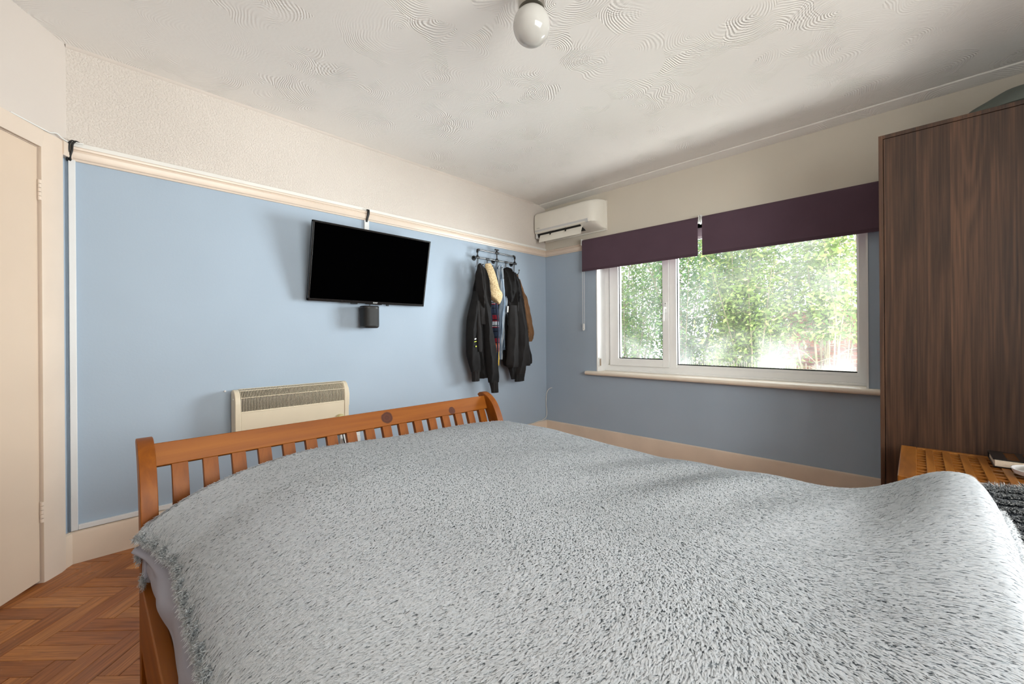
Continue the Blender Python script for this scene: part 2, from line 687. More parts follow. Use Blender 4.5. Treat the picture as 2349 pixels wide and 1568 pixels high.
# skirting boards
SKP = [(0, 0), (-.020, 0), (-.020, .138), (-.017, .150), (-.008, .156), (0, .156)]
struct(MB().prism(SKP, lambda a, b, t: (t, a, b), XL + .001, -.001).build('baseboard_left', M_skirt, angle=25), 'cream skirting board under the blue wall')
struct(MB().prism(SKP, lambda a, b, t: (a, t, b), YB + .01, -.001).build('baseboard_right', M_skirt, angle=25), 'cream skirting board under the window wall')
struct(MB().prism(SKP, lambda a, b, t: dw(t, -a, b), -.012, .052).build('baseboard_door', M_skirt, angle=25), 'short cream skirting beside the door frame')

# picture rails
RP = [(0, RZ0), (-.010, RZ0), (-.013, RZ0 + .008), (-.019, RZ0 + .012), (-.024, RZ0 + .026), (-.026, RZ0 + .040), (-.022, RZ0 + .050),
      (-.028, RZ0 + .053), (-.030, RZ0 + .062), (-.022, RZ0 + .068), (0, RZ0 + .068)]
struct(MB().prism(RP, lambda a, b, t: (t, a, b), XL + .018, -.001).build('trim_1', M_cream_gloss, angle=28), 'cream moulded picture rail along the blue wall')
struct(MB().prism(RP, lambda a, b, t: (a, t, b), -.56, -.001).build('trim_2', M_cream_gloss, angle=28), 'short cream picture rail between the corner and the blind')
struct(MB().prism([(0, RZ0 + .006), (.024, RZ0 + .006), (.028, RZ0 + .012), (.028, RZ0 + .070), (.022, RZ0 + .075), (0, RZ0 + .075)], lambda a, b, t: dw(t, a, b), -.004, .055).build('trim_3', M_cream_gloss), 'stub of picture rail beside the door frame')

# door
door = struct(empty('door_1', dw(.54, 0, 0)), 'cream flush door hung in a cream frame')
m = MB()
dbox(m, DS0 + .007, DS1 - .004, -.038, .004, .012, DZ - .006)
leaf = m.build('door_leaf', M_door, door, bevel=.002)
for zc in (1.775, .32):
    hg = MB()
    for k in range(5):
        hg.tube([dw(DS0 + .003, .010, zc - .046 + k * .0186), dw(DS0 + .003, .010, zc - .0292 + k * .0186)], .0065, 12)
    h_ = hg.build('hinge', M_cream_gloss, leaf)
    m = MB()
    dbox(m, DS0 - .0005, DS0 + .0065, -.002, .0075, zc - .047, zc + .047)
    m.build('hinge_plate', M_cream_gloss, leaf)
m = MB()
AP = [(DS0 + .001, 0), (DS0 + .001, .016), (DS0 - .012, .020), (DS0 - .08, .026), (DS0 - .108, .022), (DS0 - .109, 0)]
m.prism(AP, lambda a, b, t: dw(a, b, t), 0, 2.047)
m.build('architrave', M_cream_gloss, door, angle=25)
m = MB()
m.prism([(2 * DS1 - .0 - a + (DS0 - DS1), b) for a, b in AP], lambda a, b, t: dw(a, b, t), 0, 2.047)
m.build('architrave', M_cream_gloss, door, angle=25)
m = MB()
m.prism([(DZ - .001, 0), (DZ - .001, .016), (DZ + .012, .020), (DZ + .062, .026), (DZ + .075, .022), (DZ + .075, 0)], lambda a, b, t: dw(t, b, a), DS0 - .002, DS1 + .002)
m.build('architrave_head', M_cream_gloss, door, angle=25)
m = MB()
dbox(m, DS0, DS0 + .003, -.14, 0, 0, DZ)
dbox(m, DS1 - .003, DS1, -.14, 0, 0, DZ)
dbox(m, DS0, DS1, -.14, 0, DZ - .003, DZ)
dbox(m, DS0, DS0 + .03, -.14, -.045, 0, DZ)
dbox(m, DS0, DS1, -.14, -.045, DZ - .03, DZ)
m.build('door_lining', M_cream_gloss, door)
m = MB()
m.tube([dw(DS1 - .06, .004, 1.0), dw(DS1 - .06, .05, 1.0)], .010, 12).tube([dw(DS1 - .06, .05, 1.0), dw(DS1 - .18, .05, 1.0)], .009, 12)
m.build('door_handle', plain('brushed_steel', (.55, .54, .52), .3, .05, metal=1.0), leaf)

# ------------------------------------------------------------------ window
FX = .150                                       # inner face of the plastic frame


def glass_mat():
    t = NT('dusty_window_glass', .1)
    n, l = t.n, t.l
    tr = n.new('ShaderNodeBsdfTransparent')
    tr.inputs[0].default_value = (.97, .985, .975, 1)
    gl = n.new('ShaderNodeBsdfGlossy')
    gl.inputs['Roughness'].default_value = .03
    fr = n.new('ShaderNodeFresnel')
    fr.inputs[0].default_value = 1.35
    ms = n.new('ShaderNodeMixShader')
    l.new(t.math('MULTIPLY', fr.outputs[0], .6), ms.inputs[0])
    l.new(tr.outputs[0], ms.inputs[1])
    l.new(gl.outputs[0], ms.inputs[2])
    # dried dirt and condensation film, thicker towards the bottom edge of the pane
    df = n.new('ShaderNodeBsdfTranslucent')
    df.inputs[0].default_value = (.95, .96, .95, 1)
    p = t.pos()
    sep = n.new('ShaderNodeSeparateXYZ')
    l.new(p, sep.inputs[0])
    low = t.math('SUBTRACT', 1.0, t.math('MULTIPLY', t.math('SUBTRACT', sep.outputs[2], .80), 2.6))
    low = t.math('MAXIMUM', low, 0.0)
    nz = t.noise(p, 2.2, 5, .6)
    film = t.math('MULTIPLY', t.ramp(nz, [(.38, (0, 0, 0)), (.72, (1, 1, 1))]), t.math('MULTIPLY_ADD', low, .075, .030))
    film = t.math('MINIMUM', t.math('ADD', film, .008), .6)
    ms2 = n.new('ShaderNodeMixShader')
    l.new(film, ms2.inputs[0])
    l.new(ms.outputs[0], ms2.inputs[1])
    l.new(df.outputs[0], ms2.inputs[2])
    l.new(ms2.outputs[0], n['Material Output'].inputs[0])
    return t.m


M_glass = glass_mat()
win = struct(empty('window_1', (FX, -1.7, .735)), 'white plastic window with a casement and a large fixed pane')
ZB, ZT = .745, 2.03
YL, YR = -.675, -2.735
m = MB()
m.box(FX, FX + .07, YL - .050, YL, ZB, ZT).box(FX, FX + .07, YR, YR + .047, ZB, ZT)
m.box(FX, FX + .07, YR + .047, YL - .050, ZB, ZB + .055).box(FX, FX + .07, YR + .047, YL - .050, 1.955, ZT)
m.box(FX, FX + .07, -1.412, -1.352, ZB + .055, 1.955)
m.build('window_frame', M_upvc, win)
cas = MB()
ca0, ca1, cz0, cz1 = -.735, -1.350, .795, 1.965
gz0, gz1, gy0, gy1 = .865, 1.900, -.832, -1.290
cas.box(FX - .018, FX + .05, gy0, ca0, cz0, cz1).box(FX - .018, FX + .05, ca1, gy1, cz0, cz1)
cas.box(FX - .018, FX + .05, gy1, gy0, cz0, gz0).box(FX - .018, FX + .05, gy1, gy0, gz1, cz1)
cas = cas.build('casement', M_upvc, win, bevel=.003)


def gasket(y0_, y1_, z0_, z1_, x, parent, t=.009):
    g = MB()
    g.box(x, x + .004, y0_, y0_ - t, z0_, z1_).box(x, x + .004, y1_ + t, y1_, z0_, z1_)
    g.box(x, x + .004, y1_, y0_, z0_, z0_ + t).box(x, x + .004, y1_, y0_, z1_ - t, z1_)
    return g.build('gasket', M_rubber, parent)


gasket(gy0, gy1, gz0, gz1, FX + .0, cas)
bx(FX + .012, FX + .016, gy1 - .004, gy0 + .004, gz0 - .004, gz1 + .004).build('pane', M_glass, cas)
gasket(-1.412, YR + .050, .822, 1.945, FX + .018, win)
m = MB()
m.box(FX + .008, FX + .05, -1.414, -1.400, .80, 1.955).box(FX + .008, FX + .05, YR + .047, YR + .058, .80, 1.955)
m.box(FX + .008, FX + .05, YR + .058, -1.414, .80, .822).box(FX + .008, FX + .05, YR + .058, -1.414, 1.940, 1.955)
m.build('glazing_bead', M_upvc, win)
bx(FX + .030, FX + .034, YR + .05, -1.408, .815, 1.948).build('pane', M_glass, win)
bx(FX - .006, FX - .001, ca0 + .002, ca0 + .008, .80, 1.95).build('gap_shade', M_rubber, win)  # dark strip laid in the casement gap in place of its shade
m = MB()
m.box(FX - .010, FX, ca0 - .003, ca0 + .014, .80, .85).box(FX - .012, FX, ca0 - .002, ca0 + .020, .795, .803)
m.build('friction_stay', plain('stay_steel', (.6, .58, .52), .35, metal=1.0), cas)
hd = MB()
hy = -1.322
hd.box(FX - .026, FX - .018, hy - .013, hy + .013, 1.30, 1.40)
hplate = hd.build('handle_plate', M_upvc, cas, bevel=.003)
hd = MB()
hd.tube([(FX - .024, hy, 1.345), (FX - .05, hy, 1.345)], .010, 10)
hd.tube(curve_pts([(FX - .048, hy, 1.352), (FX - .056, hy + .002, 1.335), (FX - .058, hy + .004, 1.27), (FX - .056, hy + .006, 1.225)], 5), [.009] * 4 + [.0085] * 4 + [.008] * 4 + [.0095] * 4, 10)
hd.build('handle_lever', M_upvc, hplate)
hd = MB().tube([(FX - .02, hy, 1.386), (FX - .0275, hy, 1.386)], .004, 8)
hd.build('screw', M_rubber, hplate)
# lined reveals and window board
m = MB()
m.box(-.004, FX + .01, YL, YL + .012, .735, ZT)
m.box(-.004, FX + .01, YR, YL + .012, ZT, ZT + .01)
m.box(-.004, FX + .01, YR - .012, YR, .735, ZT)
m.build('reveal', plain('white_reveal_paint', srgb(240, 240, 240), .5, .02), win)
m = MB()
m.prism([(-.052, .704), (-.044, .698), (FX + .02, .698), (FX + .02, .735), (-.044, .735), (-.053, .728), (-.056, .716)], lambda a, b, t: (a, t, b), -2.93, -.552)
m.build('window_sill', M_sill, win, angle=50)
m = MB()
m.box(FX - .012, FX, YR, YL, .735, .752)
m.build('sill_upstand', M_upvc, win, bevel=.003)
m = MB()
m.box(.010, .052, YL - .010, YL, .785, .872)
sn = m.build('catch_plate', M_white_pl, win, bevel=.002)
bx(.018, .040, YL - .0125, YL - .009, .792, .862).build('catch_pad', plain('tan_pad', srgb(150, 130, 110), .7), sn)
# unseen rear window, added as a way in for the fill lamp
w2 = struct(empty('fill_window', (-2.6, YB - .08, RQ0)), 'unseen white window added behind the viewpoint for fill light')
m = MB()
for a in (RX0, (RX0 + RX1) / 2 - .03, RX1 - .06):
    m.box(a, a + .06, YB - .11, YB - .05, RQ0, RQ1)
m.box(RX0, RX1, YB - .11, YB - .05, RQ0, RQ0 + .06).box(RX0, RX1, YB - .11, YB - .05, RQ1 - .06, RQ1)
m.build('window_frame', M_upvc, w2)
for a, b in ((RX0 + .06, (RX0 + RX1) / 2 - .03), ((RX0 + RX1) / 2 + .03, RX1 - .06)):
    bx(a, b, YB - .085, YB - .081, RQ0 + .06, RQ1 - .06).build('pane', M_glass, w2)

# ------------------------------------------------------------------ garden beyond the window
struct(bx(.32, 16, -9, 12, -1.2, -1.0).build('ground', plain('pale_gravel', srgb(205, 205, 192), .9, .2, 6)), 'pale gravel ground outside the window')


def leaf_mat(name, c0, c1, c2):
    t = NT(name, .5, .3)
    gi = t.node('ShaderNodeNewGeometry').outputs['Random Per Island']
    c = t.ramp(gi, [(0, c0), (.5, c1), (1, c2)])
    df = t.node('ShaderNodeBsdfDiffuse')
    tl = t.node('ShaderNodeBsdfTranslucent')
    t.l.new(c, df.inputs[0])
    t.l.new(c, tl.inputs[0])
    ms = t.node('ShaderNodeMixShader')
    ms.inputs[0].default_value = .5
    t.l.new(df.outputs[0], ms.inputs[1])
    t.l.new(tl.outputs[0], ms.inputs[2])
    t.l.new(ms.outputs[0], t.n['Material Output'].inputs[0])
    return t.m


M_leafA = leaf_mat('yellow_green_leaf', srgb(106, 130, 66), srgb(138, 158, 86), srgb(182, 192, 122))
M_leafB = leaf_mat('mid_green_leaf', srgb(78, 118, 58), srgb(118, 150, 78), srgb(168, 186, 112))
M_leafC = leaf_mat('dark_green_leaf', srgb(62, 102, 60), srgb(98, 136, 76), srgb(150, 174, 104))
M_bark = wood('grey_brown_bark', srgb(105, 92, 75), srgb(140, 125, 100), srgb(180, 165, 135), 'z', .8, 30, 4)


def tree(name, label, base, height, spread, nleaf, mat, stems, lsize=.085, zmin=1.0, droop=.3):
    t = empty(name, base)
    b = np.array(base, float)
    wood_mb = MB()
    tips = []
    for i in range(stems):
        a = random.uniform(0, 2 * math.pi)
        rr = spread * math.sqrt(random.random())
        top = b + np.array([math.cos(a) * rr * .8, math.sin(a) * rr, height * random.uniform(.72, 1.0)])
        mid = b + (top - b) * .45 + np.array([random.uniform(-.1, .1), random.uniform(-.15, .15), .05])
        pts = curve_pts([b + np.array([math.cos(a) * .08, math.sin(a) * .08, -.02]), mid, top], 5)
        r0 = random.uniform(.014, .03)
        wood_mb.tube(pts, [r0 * (1 - .8 * k / (len(pts) - 1)) for k in range(len(pts))], 6)
        for k in range(4, len(pts)):
            tips.append(pts[k])
            d = np.array([random.uniform(-1, 1), random.uniform(-1, 1), random.uniform(-.1, .7)]) * spread * .45
            e = pts[k] + d
            wood_mb.tube([pts[k], pts[k] + d * .5 + np.array([0, 0, .04]), e], [.007, .005, .003], 5)
            tips.append(e)
            tips.append(pts[k] + d * .6)
    wood_mb.build('branches', M_bark, t)
    tips = np.array(tips)
    n = nleaf
    c = tips[RNG.integers(0, len(tips), n)] + RNG.normal(0, .13 * spread / .9, (n, 3)) * np.array([1, 1, .8])
    c = c[c[:, 2] > b[2] + zmin]
    n = len(c)
    d = RNG.normal(0, 1, (n, 3))
    d[:, 2] = d[:, 2] * .5 - droop
    d /= np.linalg.norm(d, axis=1)[:, None]
    up = RNG.normal(0, 1, (n, 3)) + np.array([0, 0, .8])
    sd = np.cross(d, up)
    sd /= np.linalg.norm(sd, axis=1)[:, None] + 1e-9
    L = (lsize * RNG.uniform(.6, 1.3, n))[:, None]
    nn = np.cross(sd, d)
    V = np.stack([c, c + d * L * .5 + sd * L * .24 + nn * L * .06, c + d * L, c + d * L * .5 - sd * L * .24 + nn * L * .06], 1).reshape(-1, 3) - b
    mesh_np('foliage', V, 4, [(0, 1, 2, 3)], mat, t)['kind'] = 'stuff'
    tag(t, label, 'tree', 'garden trees outside the window')
    return t


def mesh_np(name, V, nv, faces, mat, parent, attr=None):
    """many identical little pieces as one mesh: nv vertices each, local faces"""
    me = bpy.data.meshes.new(name)
    n = len(V) // nv
    me.vertices.add(len(V))
    me.vertices.foreach_set('co', np.ascontiguousarray(V, dtype=np.float32).ravel())
    loops, starts, tot = [], [], 0
    base = (np.arange(n) * nv)[:, None]
    per = sum(len(f) for f in faces)
    idx = np.concatenate([base + np.array(f)[None, :] for f in faces], 1).ravel()
    me.loops.add(len(idx))
    me.loops.foreach_set('vertex_index', idx.astype(np.int32))
    st, acc = [], 0
    for f in faces:
        st.append(acc)
        acc += len(f)
    starts = (np.arange(n)[:, None] * per + np.array(st)[None, :]).ravel()
    me.polygons.add(len(starts))
    me.polygons.foreach_set('loop_start', starts.astype(np.int32))
    me.update(calc_edges=True)
    if attr is not None:
        a = me.attributes.new('tip', 'FLOAT', 'POINT')
        a.data.foreach_set('value', np.ascontiguousarray(attr, dtype=np.float32))
    me.materials.append(mat)
    o = bpy.data.objects.new(name, me)
    COL.objects.link(o)
    o.parent = parent
    return o


tree('garden_tree', 'slender many-stemmed tree seen through the left casement pane', (5.2, 2.1, -1.0), 4.4, 1.0, 5200, M_leafB, 16, .085)
tree('garden_tree', 'broad mid green tree behind the window mullion', (5.2, .45, -1.0), 4.3, 1.15, 9000, M_leafC, 16, .085)
tree('garden_tree', 'bushy yellow green tree in the middle of the large pane', (4.5, -.85, -1.0), 3.9, .95, 9000, M_leafA, 14, .085)
tree('garden_tree', 'yellow green tree at the right side of the large pane', (4.6, -2.0, -1.0), 4.2, .85, 7000, M_leafA, 12, .09, 2.0)
tree('garden_tree', 'dark green tree farthest back behind the large pane', (7.6, -.2, -1.0), 5.0, 1.5, 8000, M_leafC, 14, .12)
tree('garden_tree', 'tall pale tree farthest back behind the left pane', (8.4, 3.4, -1.0), 5.6, 1.6, 5500, M_leafB, 16, .12)

# brick wall showing low behind the trees on the right
bw = empty('brick_wall', (6.1, -2.4, -1.0))
tag(bw, 'red brick garden wall behind the right-hand tree', 'wall')
bx(6.115, 6.30, -3.55, -1.15, -1.0, 1.55).build('mortar', plain('pale_mortar', srgb(205, 190, 175), .9, .1, 30), bw)
bm_mats = [plain('red_brick_%s' % n_, c_, .8, .15, 12) for n_, c_ in (('light', srgb(176, 112, 92)), ('mid', srgb(158, 92, 76)), ('dark', srgb(136, 82, 72)))]
bmeshes = []
for mm in bm_mats:
    me = bpy.data.meshes.new('brick')
    q = bx(-.012, .02, -.1, .1, 0, .058)
    me.from_pydata(q.v, [], q.f)
    me.materials.append(mm)
    bmeshes.append(me)
nb = 0
for row in range(11, 27):
    for k in range(11):
        if nb >= 180:
            break
        o = bpy.data.objects.new('brick', random.choice(bmeshes))
        COL.objects.link(o)
        o.parent = bw
        o.location = (.012 + random.uniform(-.004, .004), -1.05 + k * .216 + (.108 if row % 2 else 0), row * .070 + .65)
        nb += 1
# reed screen at the foot of the bushes
fn = empty('reed_fence', (2.9, -1.4, -1.0))
tag(fn, 'low brown reed screen fence under the bushes', 'fence')
m = MB()
yy = -3.0
while yy < -.35:
    zt = .70 + random.uniform(-.02, .02)
    m.box(2.9 + random.uniform(-.004, .004), 2.91, yy, yy + .009, -1.0, zt)
    yy += random.uniform(.016, .042)
m.build('reeds', plain('dry_reed', srgb(96, 88, 74), .8, .3, 4), fn)['kind'] = 'stuff'
for z_ in (-.8, .1, .55):
    MB().tube([(2.925, -3.0, z_), (2.925, -.35, z_)], .008, 6).build('fence_wire', M_bark, fn)

# ------------------------------------------------------------------ roller blinds
M_blind = plain('aubergine_blind_fabric', srgb(90, 71, 82), .85, .05, 4, .12, 900, .15)
M_blind2 = plain('aubergine_blind_hem', srgb(82, 64, 74), .85, .05, 4, .1, 900, .15)


def blind(label, ya, yb_, zb):
    t = empty('roller_blind', (-.05, (ya + yb_) / 2, zb))
    fr = [(-.056, zb), (-.056, 2.045), (-.053, 2.062), (-.045, 2.073), (-.035, 2.076), (-.025, 2.068)]
    bk = [(a + .0016, b - .0012) for a, b in fr][::-1]
    MB().prism(fr + bk, lambda a, b, s_: (a, s_, b), yb_, ya).build('fabric', M_blind, t, angle=50)
    MB().lathe([(.018, yb_ - .004), (.018, ya + .004)], (-.034, 0, 2.05), 16, 'y').build('roller_tube', M_white_pl, t)
    MB().prism([(-.0575, zb - .002), (-.0575, zb + .022), (-.0525, zb + .022), (-.0525, zb - .002)], lambda a, b, s_: (a, s_, b), yb_ + .001, ya - .001).build('bottom_bar', M_blind2, t, bevel=.001)
    for y_ in (ya + .008, yb_ - .008):
        MB().box(-.058, 0, y_ - .003, y_ + .003, 2.02, 2.085).box(-.004, -.0005, y_ - .010, y_ + .010, 2.02, 2.085).build('bracket', M_white_pl, t, bevel=.001)
    tag(t, label, 'blind', 'purple roller blinds')
    return t


bl = blind('narrower aubergine roller blind over the left casement, chain at its side', -.530, -1.682, 1.752)
bl2 = blind('wider aubergine roller blind over the large pane next to the wardrobe', -1.716, -2.88, 1.752)
ch = MB()
for dx, r_ in ((-.012, .0022), (.012, .0022)):
    y_ = -.535 + dx * .9
    ch.tube([(-.040 + .006 * (dx > 0), -.518 + dx * .2, 2.05), (-.040, y_, 1.8), (-.040, y_, 1.215)], .0016, 6)
chain = ch.build('pull_chain', M_white_pl, bl)
cb = MB()
for k in range(72):
    for dx in (-.012, .012):
        z_ = 1.225 + k * .0078
        cb.lathe([(.0003, -.0024), (.0022, -.0012), (.0022, .0012), (.0003, .0024)], (-.040, -.535 + dx * .9, z_), 6)
cb.build('chain_beads', M_white_pl, chain)['kind'] = 'stuff'
m = MB()
m.prism([(-.010, 1.215), (-.012, 1.165), (-.008, 1.150), (0, 1.146), (.008, 1.150), (.012, 1.165), (.010, 1.215), (0, 1.220)], lambda a, b, t: (t, -.535 + a, b), -.046, -.034)
cw = m.build('chain_weight', M_white_pl, chain, bevel=.002)
MB().tube([(-.0455, -.535, 1.170), (-.0468, -.535, 1.170)], .0025, 8).build('screw', M_rubber, chain)

# ------------------------------------------------------------------ air conditioner
ac = empty('air_conditioner', (-.1, -.41, 2.14))
tag(ac, 'white wall-mounted air conditioner with its flap open, in the corner', 'air conditioner')
M_ac = plain('white_ac_plastic', srgb(232, 228, 218), .35, .015)
M_acg = plain('grey_ac_plastic', srgb(205, 205, 204), .4, .02)
M_dark = plain('dark_cavity', (.015, .014, .013), .8)
# body: cross sections along y, the right end rounding back to the wall
def ac_ring(y, dpt, zt, zb_):
    pts = [(-.002, zb_ + .004), (-.002, zt), (-dpt * .55, zt), (-dpt * .82, zt - .008), (-dpt * .95, zt - .024), (-dpt, zt - .055),
           (-dpt, zb_ + .095), (-dpt * .97, zb_ + .066), (-dpt * .80, zb_ + .047), (-dpt * .45, zb_ + .016)]
    return [(a, y, b) for a, b in pts]
rings = []
ACD = .205
for y, k in ((-.012, .93), (-.018, .985), (-.03, 1.0), (-.30, 1.0), (-.66, 1.0), (-.695, .985), (-.725, .94), (-.75, .84), (-.768, .70), (-.780, .52), (-.786, .30)):
    rings.append(ac_ring(y, ACD * k, 2.432 - .004 * (1 - k), 2.142))
MB().loft(rings).build('body', M_ac, ac, angle=30)
MB().prism([(0, 2.135), (-.012, 2.135), (-.012, 2.428), (0, 2.436)], lambda a, b, t: (a, t, b), -.797, -.012).build('back_plate', M_ac, ac, bevel=.004)
MB().prism([(-.20, 2.240), (-.2065, 2.234), (-.198, 2.208), (-.185, 2.201), (-.16, 2.21)], lambda a, b, t: (a, t, b), -.70, -.025).build('outlet_lip', M_acg, ac, angle=50)
MB().prism([(-.188, 2.210), (-.165, 2.162), (-.10, 2.150), (-.08, 2.156), (-.14, 2.178), (-.172, 2.214)], lambda a, b, t: (a, t, b), -.60, -.04).build('outlet_shade', M_dark, ac)  # near-black block, the shade inside the outlet given as colour
fl = MB()
fp = [(-.168, 2.190), (-.181, 2.168), (-.192, 2.138), (-.199, 2.102), (-.195, 2.100), (-.186, 2.135), (-.174, 2.164), (-.160, 2.186)]
fl.prism(fp, lambda a, b, t: (a, t, b), -.615, -.075)
flap = fl.build('flap', M_ac, ac, angle=40)
for y_ in (-.22, -.42):
    MB().prism([(-.184, 2.204), (-.192, 2.180), (-.190, 2.160), (-.178, 2.166), (-.172, 2.204)], lambda a, b, t: (a, t, b), y_ - .004, y_ + .004).build('flap_arm', M_dark, flap)
MB().box(-.19, -.03, -.040, -.022, 2.150, 2.20).build('outlet_end', M_acg, ac, bevel=.003)
MB().lathe([(.0035, -.001), (.0035, .001)], (-.012, -.790, 2.150), 10, 'y').build('screw', M_dark, ac)
text_mesh('logo', 'TOSHIBA', .0105, plain('grey_print', (.30, .30, .30), .5), (-ACD - .0006, -.070, 2.252), (0, -1, 0), (0, 0, 1), ac)

# ------------------------------------------------------------------ television and speaker
tv = empty('television', (-2.108, -.06, 1.345))
tag(tv, 'black flat television tilted forward on the blue wall', 'television')
tvx, tvz = -2.108, 1.345
TH, TWD = .531, .912
tilt = math.atan2(.11, .52)
tax = np.array([1.0, 0, 0])
taz = np.array([0, -math.sin(tilt), math.cos(tilt)])
tan_ = np.array([0, -math.cos(tilt), -math.sin(tilt)])      # out of the screen
tb = np.array([tvx, -.062, 1.346])                              # bottom centre of the front face


def tvp(a, b, c):
    return tb + tax * a + taz * b + tan_ * c


def tbox(mb, a0, a1, b0, b1, c0, c1):
    return mb.obox(tvp((a0 + a1) / 2, (b0 + b1) / 2, (c0 + c1) / 2), tax, tan_, taz, abs(a1 - a0) / 2, abs(c1 - c0) / 2, abs(b1 - b0) / 2)


M_bezel = plain('glossy_black_bezel', (.012, .011, .011), .18, .1)
M_screen = plain('dark_screen_glass', (.0004, .0004, .0005), .5, .1, spec=0.0)
hw_ = TWD / 2
m = MB()
bz = .012
tbox(m, -hw_, -hw_ + bz, 0, TH, -.022, 0)
tbox(m, hw_ - bz, hw_, 0, TH, -.022, 0)
tbox(m, -hw_, hw_, TH - bz, TH, -.022, 0)
tbox(m, -hw_, hw_, 0, .018, -.022, 0)
tbox(m, -hw_, hw_, 0.002, TH - .002, -.026, -.010)
m.build('bezel', M_bezel, tv, bevel=.0015)
m = MB()
tbox(m, -hw_ + bz, hw_ - bz, .018, TH - bz, -.010, -.0022)
m.build('screen', M_screen, tv)
m = MB()
tbox(m, -.30, .30, .03, .30, -.055, -.026)
m.build('rear_housing', M_black_pl, tv, bevel=.01)
m = MB()
tbox(m, -.045, .085, -.006, .001, -.018, -.002)
m.build('sensor_bar', M_bezel, tv, bevel=.002)
m = MB()
tbox(m, -.155, -.105, -.009, .001, -.020, -.006)
m.build('stand_socket', M_black_pl, tv, bevel=.002)
m = MB()
tbox(m, .125, .145, -.012, .001, -.020, -.006)
m.build('stand_socket', M_black_pl, tv, bevel=.002)
m = MB()
m.obox((-2.108, -.004, 1.62), (1, 0, 0), (0, 1, 0), (0, 0, 1), .10, .004, .10)
for sx in (-.06, .06):
    p1 = np.array([-2.108 + sx, -.006, 1.66])
    m.tube([p1, tvp(sx, .33, -.02)], .010, 8)
    m.tube([np.array([-2.108 + sx, -.006, 1.56]), tvp(sx, .18, -.05)], .010, 8)
m.build('wall_mount', M_black_pl, tv)
text_mesh('logo', 'SONY', .0135, plain('silver_print', (.55, .55, .55), .4), tvp(.028, .0085, .0006), tax, taz, tv, bold=.0004)
# cables of the television
cb_ = MB().tube(curve_pts([(-2.115, -.003, 2.056), (-2.118, -.030, 2.052), (-2.119, -.034, 2.02), (-2.122, -.020, 1.985), (-2.124, -.012, 1.965)], 5), .0055, 8)
cb_.tube(curve_pts([(-2.105, -.003, 2.056), (-2.108, -.030, 2.053), (-2.110, -.034, 2.022), (-2.114, -.022, 1.99), (-2.116, -.012, 1.965)], 5), .0045, 8)
tag(cb_.build('aerial_cable', M_black_cable), 'black cable looped over the picture rail above the television', 'cable')
m = bx(-2.137, -2.100, -.016, 0, 1.70, 1.978)
tag(m.build('cable_trunking', M_trunk, bevel=.002), 'short white trunking running down behind the television', 'trunking', 'white cable trunking')

spk = empty('wall_speaker', (-2.138, -.10, 1.164))
tag(spk, 'small black rounded speaker on the wall under the television', 'speaker')
sx_, sy_ = -2.138, -.085


def rr_ring(cx, cy, a, b, z, n=40, e=3.2):
    out = []
    for k in range(n):
        th = 2 * math.pi * k / n
        c, s_ = math.cos(th), math.sin(th)
        out.append((cx + a * math.copysign(abs(c) ** (2 / e), c), cy + b * math.copysign(abs(s_) ** (2 / e), s_), z))
    return out


A_, B_ = .0615, .060
M_spk = plain('black_speaker_shell', (.016, .015, .015), .38, .1)
M_grl = plain('black_speaker_grille', (.006, .006, .006), .5, .2, 400, .4, 1500)
MB().loft([rr_ring(sx_, sy_, A_, B_, z) for z in (1.181, 1.306)]).build('grille', M_grl, spk)
MB().loft([rr_ring(sx_, sy_, A_ - d, B_ - d, z) for d, z in ((.0, 1.3075), (.0, 1.321), (.002, 1.325), (.006, 1.327))]).build('top_cap', M_spk, spk)
MB().loft([rr_ring(sx_, sy_, A_ - d, B_ - d, z) for d, z in ((.014, 1.164), (.011, 1.1645), (.004, 1.170), (0, 1.1765), (0, 1.1795))]).build('base_cap', M_spk, spk)
bx(sx_ - .012, sx_ + .012, -.03, 0, 1.20, 1.29).build('bracket', M_black_pl, spk, bevel=.002)
MB().tube(curve_pts([tvp(.0, .01, -.03), (-2.115, -.055, 1.345), (-2.132, -.06, 1.325)], 5), .0025, 6).build('cable', M_black_cable, spk)

# ------------------------------------------------------------------ trunking and cables of the left corner
m = bx(-3.6525, -3.6275, -.018, 0, .160, RZ0 + .002)
tag(m.build('cable_trunking', M_trunk, bevel=.0025), 'tall white trunking down the wall corner beside the door', 'trunking', 'white cable trunking')
m = bx(-3.6270, -2.2, -.0165, 0, .160, .185)
tag(m.build('cable_trunking', M_trunk, bevel=.0025), 'white trunking lying along the top of the skirting', 'trunking', 'white cable trunking')
m = bx(-3.66, -.001, -.014, 0, RZ1 + .001, RZ1 + .024)
tag(m.build('cable_trunking', plain('white_painted_trunking', srgb(225, 222, 217), .45, .02), bevel=.002), 'long painted trunking on top of the picture rail', 'trunking', 'white cable trunking')
m = MB()
for i, dx in enumerate((0, .011)):
    m.tube(curve_pts([(-3.626 + dx, -.010, 2.070), (-3.638 + dx, -.026, 2.068), (-3.648 + dx, -.034, 2.05), (-3.650 + dx, -.036, 2.02), (-3.654 + dx * .8, -.030, 1.992), (-3.654 + dx * .8, -.014, 1.972)], 5), .0048, 8)
tag(m.build('power_cable', M_black_cable), 'pair of black cables bent over the end of the picture rail', 'cable')
m = MB().tube(curve_pts([dw(.30, .012, 2.055), dw(.16, .014, 2.056), dw(.115, .016, 2.058), dw(.075, .014, 2.072), dw(.045, .016, 2.062), dw(.02, .022, 2.058), (-3.64, -.030, 2.062), (-3.60, -.020, 2.066)], 6), .0028, 8)
tag(m.build('phone_cable', M_white_pl), 'thin white cable running over the top of the door frame', 'cable')
